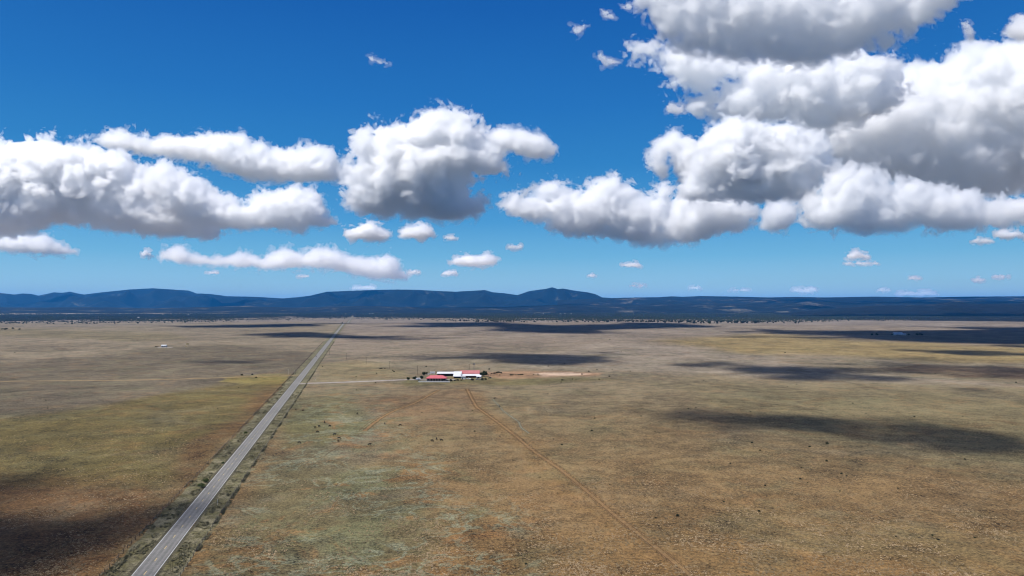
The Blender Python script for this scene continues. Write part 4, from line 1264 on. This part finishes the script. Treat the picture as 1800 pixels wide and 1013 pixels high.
yaw = math.atan2(-rdir.x, rdir.y)
cp = road_at(627.0) - RN * 1.8; cp.z = 0.06
car('dark car driving on the long straight road', cp, yaw, P_DARK)
def ground_at(u, v): return gp(u, v)
car('white pickup truck parked in front of the barn', gp(824, 667), 1.3, P_WHITE, 'pickup', 'vehicles parked at the ranch')
car('grey pickup truck parked at the right end of the barn', gp(839.5, 668), 1.7, P_GREY, 'pickup', 'vehicles parked at the ranch')
car('dark car parked apart at the right edge of the ranch yard', gp(861, 665.5), 1.5, P_DARK, 'car', 'vehicles parked at the ranch')
car('white car parked behind the ranch house', gp(753.5, 658.8), 1.4, P_WHITE, 'car', 'vehicles parked at the ranch')

# ---- ranch buildings (x to the right, y away)
def gable(name, parent, W, D, hw, rise, over, mat_wall, mat_roof, x=0, y=0, ridge='x', hip=0.0, z0=0.0):
    m = MB(); m.box((x, y, z0 + hw / 2 - .15), (W, D, hw + .3))
    if not hip:
        if ridge == 'x': m.prism([(y - D / 2, z0 + hw), (y, z0 + hw + rise * D / (D + 2 * over)), (y + D / 2, z0 + hw)], x - W / 2, x + W / 2)
    wall = m.build('wall', mat_wall, parent)
    a, b = W / 2 + over, D / 2 + over
    z = z0 + hw + .06
    m = MB()
    if ridge == 'x':
        k = a - hip
        vs_ = [(x - a, y - b, z), (x + a, y - b, z), (x + a, y + b, z), (x - a, y + b, z), (x - k, y, z + rise), (x + k, y, z + rise)]
        m.add(vs_, [(0, 1, 5, 4), (2, 3, 4, 5), (1, 2, 5), (3, 0, 4)] if hip else [(0, 1, 5, 4), (2, 3, 4, 5)])
        m.add([(p[0], p[1], p[2] - .18) for p in vs_[:4]], [(0, 3, 2, 1)])
        if not hip:
            pass
    roof = m.build('roof', mat_roof, parent)
    sol = roof.modifiers.new('thickness', 'SOLIDIFY'); sol.thickness = .12
    return wall, roof

def opening(parent, x, y, z, w, h, name='opening', d=.12, mat=None):
    m = MB(); m.box((x, y, z), (w, d, h)); return m.build(name, mat or M_DARKIN, parent)

hp = gp(766.5, 670.2)
house = thing('ranch_house', 'long low house with a red hipped roof and a row of dark porch openings', 'house', hp, 0.0)
gable('house', house, 22, 11, 3.1, 3.0, 1.2, M_STUCCO, M_RED_TILE, 0, 7.0, 'x', hip=5.0)
for k in range(5):
    opening(house, -5.5 + k * 3.1, 1.44, 1.3, 1.7, 2.3, 'porch_opening')
for k in range(6):
    m = MB(); m.box((-7.05 + k * 3.1, .55, 1.45), (.35, .35, 2.9)); m.build('porch_post', M_STUCCO, house)
opening(house, 8.3, 1.44, 1.7, 1.4, 1.2, 'window', mat=M_GLASS)
opening(house, -9.0, 1.44, 1.7, 1.3, 1.2, 'window', mat=M_GLASS)
m = MB(); m.box((4, 8.5, 6.0), (.9, .9, 1.4)); m.build('chimney', M_STUCCO, house)
m = MB(); m.box((0, 0, .6), (36, .3, 1.3)); m.box((-18.0, 3.5, .6), (.3, 7, 1.3))
wall = tag(m.build('garden_wall', M_WHITEWALL), 'low white wall running in front of the ranch house', 'wall')
wall.location = gp(763.5, 672.0)

sp = gp(788.5, 661.6)
shed = thing('open_shed', 'long white-roofed shed, open and dark along its front, behind the house', 'shed', sp)
m = MB(); m.box((0, 8, 1.7), (28, .2, 3.6)); m.box((-13.9, 4, 1.6), (.2, 8, 3.3)); m.box((13.9, 4, 1.6), (.2, 8, 3.3)); m.build('wall', M_WOOD, shed)
m = MB(); m.add([(-14.8, -.8, 3.25), (14.8, -.8, 3.25), (14.8, 9, 4.75), (-14.8, 9, 4.75), (-14.8, -.8, 3.1), (14.8, -.8, 3.1), (14.8, 9, 4.6), (-14.8, 9, 4.6)],
                [(0, 1, 2, 3), (7, 6, 5, 4), (0, 4, 5, 1), (1, 5, 6, 2), (2, 6, 7, 3), (3, 7, 4, 0)]); m.build('roof', M_WHITE_METAL, shed)
for k in range(7):
    m = MB(); m.box((-13.5 + k * 4.5, 0, 1.5), (.2, .2, 3.2)); m.build('post', M_WOOD, shed)

wp = gp(803.5, 665.0)
wing = thing('storage_shed', 'shed with one steep white roof sloping to the front, between long shed and barn', 'shed', wp)
m = MB(); m.prism([(0, -.2), (0, 2.2), (12, 6.4), (12, -.2)], -4.3, 4.3); m.build('wall', M_WOOD, wing)
m = MB(); m.add([(-4.9, -1, 2.2), (4.9, -1, 2.2), (4.9, 12.6, 6.95), (-4.9, 12.6, 6.95), (-4.9, -1, 2.05), (4.9, -1, 2.05), (4.9, 12.6, 6.8), (-4.9, 12.6, 6.8)],
                [(0, 1, 2, 3), (7, 6, 5, 4), (0, 4, 5, 1), (1, 5, 6, 2), (2, 6, 7, 3), (3, 7, 4, 0)]); m.build('roof', M_WHITE_METAL, wing)
opening(wing, 0, -.05, 1.0, 7.6, 1.9)

bp_ = gp(825, 664.3)
barn = thing('barn', 'wide barn with a faded red upper roof and a white lower front roof', 'barn', bp_)
m = MB(); m.prism([(6, -.2), (6, 4.5), (12, 7.6), (18, 4.5), (18, -.2)], -11.5, 11.5); m.box((0, 5.9, 1.6), (23, .2, 3.4)); m.build('wall', M_RED_METAL, barn)
m = MB()
for s0, s1 in (((5.2, 4.45), (12, 7.95)), ((12, 7.95), (18.8, 4.45))):
    m.add([(-12.2, s0[0], s0[1]), (12.2, s0[0], s0[1]), (12.2, s1[0], s1[1]), (-12.2, s1[0], s1[1]), (-12.2, s0[0], s0[1] - .14), (12.2, s0[0], s0[1] - .14), (12.2, s1[0], s1[1] - .14), (-12.2, s1[0], s1[1] - .14)],
          [(0, 1, 2, 3), (7, 6, 5, 4), (0, 4, 5, 1), (1, 5, 6, 2), (2, 6, 7, 3), (3, 7, 4, 0)])
m.build('upper_roof', M_RED_METAL, barn)
m = MB(); m.add([(-12.4, -1, 2.5), (12.4, -1, 2.5), (12.4, 6, 4.2), (-12.4, 6, 4.2), (-12.4, -1, 2.36), (12.4, -1, 2.36), (12.4, 6, 4.06), (-12.4, 6, 4.06)],
                [(0, 1, 2, 3), (7, 6, 5, 4), (0, 4, 5, 1), (1, 5, 6, 2), (2, 6, 7, 3), (3, 7, 4, 0)]); m.build('lower_roof', M_WHITE_METAL, barn)
for k in range(6):
    m = MB(); m.box((-11.5 + k * 4.6, -.4, 1.1), (.22, .22, 2.6)); m.build('post', M_WOOD, barn)
lp = gp(841.5, 665.2)
lean = thing('lean_to', 'small white lean-to at the right end of the barn', 'shed', lp)
m = MB(); m.prism([(0, -.2), (0, 2.0), (5, 3.2), (5, -.2)], -2.8, 2.8); m.build('wall', M_WHITEWALL, lean)
m = MB(); m.add([(-3.1, -.5, 2.0), (3.1, -.5, 2.0), (3.1, 5.4, 3.45), (-3.1, 5.4, 3.45), (-3.1, -.5, 1.9), (3.1, -.5, 1.9), (3.1, 5.4, 3.35), (-3.1, 5.4, 3.35)],
                [(0, 1, 2, 3), (7, 6, 5, 4), (0, 4, 5, 1), (1, 5, 6, 2), (2, 6, 7, 3), (3, 7, 4, 0)]); m.build('roof', M_WHITE_METAL, lean)
opening(lean, -.4, -.04, .9, 2.2, 1.7, 'door')
cp2 = gp(814.3, 667.0)
hut = thing('white_shed', 'little white shed with a flat roof standing in front of the barn', 'shed', cp2)
m = MB(); m.box((0, 2, 1.3), (5, 4, 2.9)); m.build('wall', M_WHITEWALL, hut)
m = MB(); m.box((0, 2, 2.85), (5.5, 4.5, .2)); m.build('roof', M_WHITE_METAL, hut)
opening(hut, -1.2, -.04, .95, 1.0, 2.0, 'door')
tp = gp(760.5, 657.6)
trl = thing('stock_trailer', 'white stock trailer parked behind the ranch house', 'trailer', tp, .1)
m = MB(); m.box((0, 0, 1.7), (6.5, 2.3, 2.2)); m.build('body', P_WHITE, trl)
for x in (-.6, .6):
    m = MB(); m.bar((x, -1.2, .38), (x, -1.0, .38), .38, n=12); m.build('wheel', M_RUBBER, trl)
    m = MB(); m.bar((x, 1.0, .38), (x, 1.2, .38), .38, n=12); m.build('wheel', M_RUBBER, trl)
m = MB(); m.bar((3.2, 0, .7), (4.6, 0, .6), .08); m.build('hitch', M_STEEL, trl)
tp = gp(735, 668.6)
cmp_ = thing('camper_trailer', 'pale camper trailer between the bushes left of the ranch house', 'trailer', tp, .2)
m = MB(); m.prism([(-1.1, .5), (-1.2, 2.2), (-.9, 2.7), (.9, 2.7), (1.2, 2.2), (1.1, .5)], -2.6, 2.6); m.build('body', P_WHITE, cmp_)
for y in (-1.1, 1.1):
    m = MB(); m.bar((0, y - .1, .35), (0, y + .1, .35), .35, n=12); m.build('wheel', M_RUBBER, cmp_)
m = MB(); m.box((.6, -1.2, 1.7), (1.4, .06, .6)); m.build('window', M_GLASS, cmp_)

# yard clutter: tanks, a pen, a round feeder
for u, v, r, h, lab in ((770, 665.5, 1.5, 2.6, 'upright pale water tank between the house and the long shed'), (846.5, 667.5, 1.9, 0.8, 'low round stock tank beside the grey pickup')):
    m = MB(); m.bar((0, 0, 0), (0, 0, h), r, r, 16); m.bar((0, 0, h), (0, 0, h + .3), r, .2, 16)
    o = m.build('water_tank', M_CONC); o.location = gp(u, v); tag(o, lab, 'tank')
pt = thing('cattle_pen', 'wooden rail pen on the bare ground just right of the big round tree', 'pen', gp(868, 660.5))
for k in range(12):
    a = k / 12 * 2 * math.pi; x, y = 8 * math.cos(a), 8 * math.sin(a); a2 = (k + 1) / 12 * 2 * math.pi
    m = MB(); m.box((x, y, .8), (.2, .2, 1.8)); m.build('post', M_WOOD, pt)
    m = MB()
    for z in (.5, 1.0, 1.5): m.bar((x, y, z), (8 * math.cos(a2), 8 * math.sin(a2), z), .06, n=4)
    m.build('rail', M_WOOD, pt)

# windmill behind the barn
wp = gp(833, 656.5)
wm = thing('windmill', 'steel ranch windmill with fan and tail rising behind the barn', 'windmill', wp)
m = MB(); H = 11.5
for sx in (-1, 1):
    for sy in (-1, 1):
        m.bar((sx * 1.2, sy * 1.2, 0), (sx * .15, sy * .15, H), .07, .05, 5)
for k in range(6):
    z0, z1 = k * H / 6, (k + 1) * H / 6; r0, r1 = 1.2 - 1.05 * z0 / H, 1.2 - 1.05 * z1 / H
    for a in range(4):
        c0 = [(-1, -1), (1, -1), (1, 1), (-1, 1)][a]; c1 = [(-1, -1), (1, -1), (1, 1), (-1, 1)][(a + 1) % 4]
        m.bar((c0[0] * r0, c0[1] * r0, z0), (c1[0] * r1, c1[1] * r1, z1), .03, n=4)
        m.bar((c0[0] * r1, c0[1] * r1, z1), (c1[0] * r1, c1[1] * r1, z1), .03, n=4)
m.build('tower', M_STEEL, wm)
m = MB()
for k in range(16):
    a = 2 * math.pi * k / 16; e = .16
    ca, sa = math.cos(a), math.sin(a)
    m.add([(ca * .4, -.5, H + .6 + sa * .4), (math.cos(a + e) * 1.6, -.42, H + .6 + math.sin(a + e) * 1.6), (math.cos(a - e) * 1.6, -.58, H + .6 + math.sin(a - e) * 1.6)], [(0, 1, 2)])
m.build('fan', M_STEEL, wm)
m = MB(); m.bar((0, -.5, H + .6), (0, 1.2, H + .6), .05); m.box((0, 1.9, H + .7), (.04, 1.4, .9)); m.build('tail_vane', M_STEEL, wm)

# ranch trees and bushes
for i, (u, v, R_, H, lab) in enumerate([
        (852, 662.5, 4.4, 8.0, 'big dark round tree at the right end of the barn'),
        (846.5, 661.5, 3.0, 5.5, 'dark tree squeezed between the barn and the big round tree'),
        (729.5, 668.4, 2.6, 4.6, 'dark tree in the row left of the house, middle of three'),
        (717.5, 668.0, 1.9, 3.2, 'small dark tree at the left end of the row beside the drive'),
        (741, 666.8, 2.4, 4.4, 'dark tree in the row left of the house, next to its wall'),
        (744.5, 660.0, 2.2, 4.0, 'dark tree behind the left corner of the house'),
        (749.5, 658.6, 1.8, 3.2, 'lower dark tree behind the house, right of the corner tree'),
        (779.5, 670.0, 1.8, 3.2, 'dark tree against the right end of the house'),
        (1247, 570.0, 8.0, 11.5, 'lone big round tree on the plain right of centre, far away'),
        (325, 567.5, 7.0, 9.0, 'lone dark tree far off on the left plain at the wood edge'),
        (601.5, 569.0, 3.5, 6.5, 'dark tree beside the road where it drops out of sight')]):
    tree('tree', lab, 'tree', gp(u, v), R_, H, M_TREE, 200 + i, 1300, 'trees at the ranch' if i < 8 else None, .22, .38 if R_ < 6 else .6)
for u, v, s_, lab in [(792.5, 670.4, 2.3, 'dark bush in the yard between house and white shed, leftmost of its line'),
                      (799.5, 669.8, 1.7, 'low bush in the yard, second in the line from the house'),
                      (804.5, 669.4, 2.0, 'dark bush in the yard, third in the line from the house'),
                      (811, 669.2, 1.6, 'low bush right in front of the little white shed'),
                      (830.5, 669.0, 2.4, 'dark bush in front of the barn between the two pickups'),
                      (848, 668.6, 2.8, 'wide dark bush in the yard to the right of the grey pickup'),
                      (853.5, 668.0, 2.2, 'dark bush between the wide one and the parked dark car'),
                      (736.5, 671.0, 1.7, 'dark bush at the left end of the white garden wall')]:
    shrub(u, v, s_ * 1.3, lab, 'bushes around the ranch yard')
for k, (u, v, s_) in enumerate([(864, 657, 2), (869, 656.6, 2.6), (873.5, 655.6, 3), (877, 655.4, 2.6), (881, 656, 2), (898, 659.5, 2.2), (901.5, 659.6, 2.4), (906, 659.4, 1.6),
                                (911, 659.4, 2.0), (915, 659.2, 2.4), (918.5, 658.8, 2), (938, 658.5, 1.5), (945.5, 658, 1.6), (1023, 658, 2.0)]):
    shrub(u, v + .6, s_, 'dark bush on the bare ground right of the ranch, %s counting from the buildings' % ['first', 'second', 'third', 'fourth', 'fifth', 'sixth', 'seventh', 'eighth', 'ninth', 'tenth', 'eleventh', 'twelfth', 'thirteenth', 'last'][k], 'bushes on the bare ground right of the ranch')

# ---- far ranches and specks of white houses
def small_house(u, v, W, D, h, rise, label, roof=None, wallm=None, group='far-off white houses'):
    t = thing('farmhouse', label, 'house', gp(u, v), rg.uniform(-.2, .2), group)
    gable('h', t, W, D, h, rise, .4, wallm or M_WHITEWALL, roof or M_WHITE_METAL)
    opening(t, -W * .2, -D / 2 - .04, h * .42, 1.0, 2.0, 'door')
    opening(t, W * .2, -D / 2 - .04, h * .55, 1.4, 1.1, 'window', mat=M_GLASS)
    return t
small_house(1578, 588.8, 26, 12, 4, 3.5, 'white-roofed barn of the far ranch in the shaded plain on the right', group='buildings of the far right ranch')
small_house(1587, 589.5, 14, 9, 3, 2, 'low white building joined to the right of the far white-roofed barn', group='buildings of the far right ranch')
small_house(1571, 589.5, 9, 8, 3, 2, 'small pale building left of the far white-roofed barn', group='buildings of the far right ranch')
for k, (u, v, R_, H) in enumerate([(1532.5, 590, 4, 6), (1541.5, 590, 4.6, 7), (1569, 589.6, 4, 5.5), (1597, 589.4, 3.5, 4), (1612, 589.6, 4.4, 6), (1617.5, 589.6, 4.2, 6), (1621, 589.8, 3, 4)]):
    tree('tree', ['dark tree far right, leftmost of all at the far ranch', 'dark tree far right, second from the left at the far ranch', 'dark tree touching the left side of the far ranch buildings',
                  'low tree just right of the far ranch buildings', 'dark tree, first of the group right of the far ranch', 'dark tree, middle of the group right of the far ranch',
                  'smallest tree, last of the group right of the far ranch'][k], 'tree', gp(u, v), R_, H, M_TREE, 300 + k, 500, 'trees at the far right ranch', .25, .5)
small_house(288.5, 609.8, 10, 7, 2.6, 1.6, 'small white building alone on the left plain', group='buildings on the left plain')
m = MB(); m.box((0, 0, .1), (30, 7, .25)); o = m.build('loading_pad', M_CONC); o.location = gp(290, 611); tag(o, 'pale flat pad in front of the small white building on the left plain', 'concrete pad')
shrub(274, 610.3, 2.6, 'dark bush beside the small white building on the left plain', 'bushes on the left plain')
shrub(277.5, 609.8, 2.0, 'second, smaller bush beside the small white building on the left plain', 'bushes on the left plain')
for k, (u, v, w, h) in enumerate([(329.5, 606.0, 5, 3.0), (327.5, 609.5, 4, 1.8)]):
    t = MB()
    for i in range(3):
        for j in range(int(h)): t.box(((i - 1) * w / 3, 0, j + .5), (w / 3 - .08, 2.4, .94))
    o = t.build('hay_stack', M_HAY); o.location = gp(u, v)
    tag(o, ['taller pale yellow stack on the left plain', 'lower pale yellow stack in front of the taller one'][k], 'hay stack', 'pale stacks on the left plain')
ORD = ['first', 'second', 'third', 'fourth', 'fifth', 'sixth', 'seventh', 'eighth', 'ninth', 'tenth', 'eleventh', 'twelfth', 'thirteenth', 'fourteenth']
far = [(243.5, 558.5, 26), (608, 552.6, 22), (650, 552.2, 20), (655, 551.8, 24), (940, 552.5, 18), (955, 552.2, 16), (985, 551.8, 20), (993, 551.4, 16), (1004, 552.0, 18),
       (1075.5, 546.5, 26), (1123, 546.6, 22), (1513, 555.2, 16), (1525, 555.4, 20), (1532, 555.0, 14), (1578, 552.8, 16), (331, 554, 20), (286, 553.4, 16), (120, 551.8, 18), (1390, 537 + 16, 14)]
far.sort()
seen = {}
for k, (u, v, w) in enumerate(far):
    side = 'left' if u < 500 else 'middle' if u < 1200 else 'right'
    q = seen[side] = seen.get(side, 0) + 1
    small_house(u, v, w, 10, 3.5, 2.5, 'tiny white house in the far woods, %s from the left in the picture\'s %s third' % (ORD[q - 1], side),
                group='far-off white houses, %s' % side)

# dark row of trees on the far left plain
for k, (u, v, R_, H) in enumerate([(3, 580, 4, 5), (8, 580, 5, 5), (11.5, 579.6, 4, 6), (22.5, 579.5, 5, 8.5), (34, 579.8, 4, 4)]):
    tree('tree', ['leftmost tree of the short dark row at the left edge of the plain', 'second tree of the short dark row at the left edge of the plain',
                  'third tree of the short dark row at the left edge of the plain', 'tallest tree of the short dark row at the left edge of the plain',
                  'lowest and rightmost tree of the short dark row at the left edge of the plain'][k], 'tree', gp(u, v), R_, H, M_TREE, 320 + k, 400, 'row of trees on the far left plain', .25, .6)

# ---- juniper woodland at the far side of the plain
PHI = (1 + 5 ** .5) / 2
ICO = np.array([(-1, PHI, 0), (1, PHI, 0), (-1, -PHI, 0), (1, -PHI, 0), (0, -1, PHI), (0, 1, PHI), (0, -1, -PHI), (0, 1, -PHI), (PHI, 0, -1), (PHI, 0, 1), (-PHI, 0, -1), (-PHI, 0, 1)]) / 1.9
ICF = np.array([(0, 11, 5), (0, 5, 1), (0, 1, 7), (0, 7, 10), (0, 10, 11), (1, 5, 9), (5, 11, 4), (11, 10, 2), (10, 7, 6), (7, 1, 8), (3, 9, 4), (3, 4, 2), (3, 2, 6), (3, 6, 8), (3, 8, 9), (4, 9, 5), (2, 4, 11), (6, 2, 10), (8, 6, 7), (9, 8, 1)])
def wood_points(n):
    out = []
    eu = [-200, 0, 250, 450, 560, 640, 800, 900, 1100, 1300, 1400, 1550, 1800, 2000]
    ev = [567, 567, 567, 563, 559, 559, 563, 566, 566, 567, 566, 562, 558, 558]
    while sum(map(len, out)) < n:
        d = 4300 + 9000 * nr.random(60000) ** 1.1
        uu = nr.uniform(-60, 1860, 60000)
        x = (uu - CU) / FPX * d; y = d
        z = land(x, y)
        vv_ = VH + (CAM_H - z) / d * FPX
        edge = np.interp(uu, eu, ev)
        dens = sstep(4, -8, vv_ - edge) ** 1.2
        clump = hnoise(x, y, 420, 51) + 0.6 * hnoise(x, y, 150, 53)
        k = (nr.random(60000) < dens * np.clip(0.55 + 1.1 * clump, 0.03, 1)) & (np.abs(x - (ra.x + rdir.x / rdir.y * (y - ra.y))) > 38)
        out.append(np.stack([x[k], y[k], z[k]], 1))
    return np.concatenate(out)[:n]
W = wood_points(60000)
W = W[np.argsort(np.hypot(W[:, 0], W[:, 1]))]
JUN = []
for k in range(4):
    V, Q = leaf_cloud(90, .9, [(0, 0, 1.9, 1.7), (1.0, .4, 1.5, 1.2), (-.9, .6, 1.7, 1.2), (.2, -1.0, 2.2, 1.1)], 400 + k)
    t_ = MB(); t_.bar((0, 0, -.5), (0, 0, 2.0), .25, .15, 5)
    me = new_mesh('juniper_tree', V, Q, M_JUNIPER)
    JUN.append(me)
for p in W[:280]:
    o = link('juniper_tree', JUN[rg.randrange(4)], loc=(float(p[0]), float(p[1]), float(p[2]) - .2))
    s_ = rg.uniform(1.9, 3.1); o.scale = (s_, s_, s_ * rg.uniform(.9, 1.2)); o.rotation_euler = (0, 0, rg.uniform(0, 6.28))
    tag(o, 'small dark juniper at the near edge of the far woodland', 'tree', 'junipers along the near edge of the far woodland')
Wr = W[280:]
n = len(Wr)
sc = nr.uniform(2.8, 6.4, (n, 1, 1)) * np.array([1, 1, .85])[None, None, :]
V = ICO[None] * sc * nr.uniform(.75, 1.25, (n, 12, 1)) + Wr[:, None, :] + np.array([0, 0, 1.6])[None, None, :]
F_ = ICF[None] + (np.arange(n) * 12)[:, None, None]
tag(link('woodland', new_mesh('woodland', V.reshape(-1, 3), F_.reshape(-1, 3), M_JUNIPER)), 'dark juniper woodland covering the land below the hills', 'woodland', kind='stuff')

# ------------------------------------------------------------------ the air
HX, HY0, HY1, HZ0, HZ1 = 53000, -9500, 61000, -130, 900
m = MB(); m.box((0, (HY0 + HY1) / 2, (HZ0 + HZ1) / 2), (2 * HX, HY1 - HY0, HZ1 - HZ0))
mh = bpy.data.materials.new('air'); mh.use_nodes = True
nt = mh.node_tree
for q in list(nt.nodes):
    if q.type == 'BSDF_PRINCIPLED': nt.nodes.remove(q)
pv = nt.nodes.new('ShaderNodeVolumePrincipled')
pv.inputs['Color'].default_value = (0.04, 0.38, 1.0, 1)
pv.inputs['Density'].default_value = 1.5e-5
pv.inputs['Anisotropy'].default_value = 0.0
nt.links.new(pv.outputs[0], [q for q in nt.nodes if q.type == 'OUTPUT_MATERIAL'][0].inputs['Volume'])
tag(m.build('haze', mh), kind='stuff')
print('script', round(time.time() - T00, 1), 's')
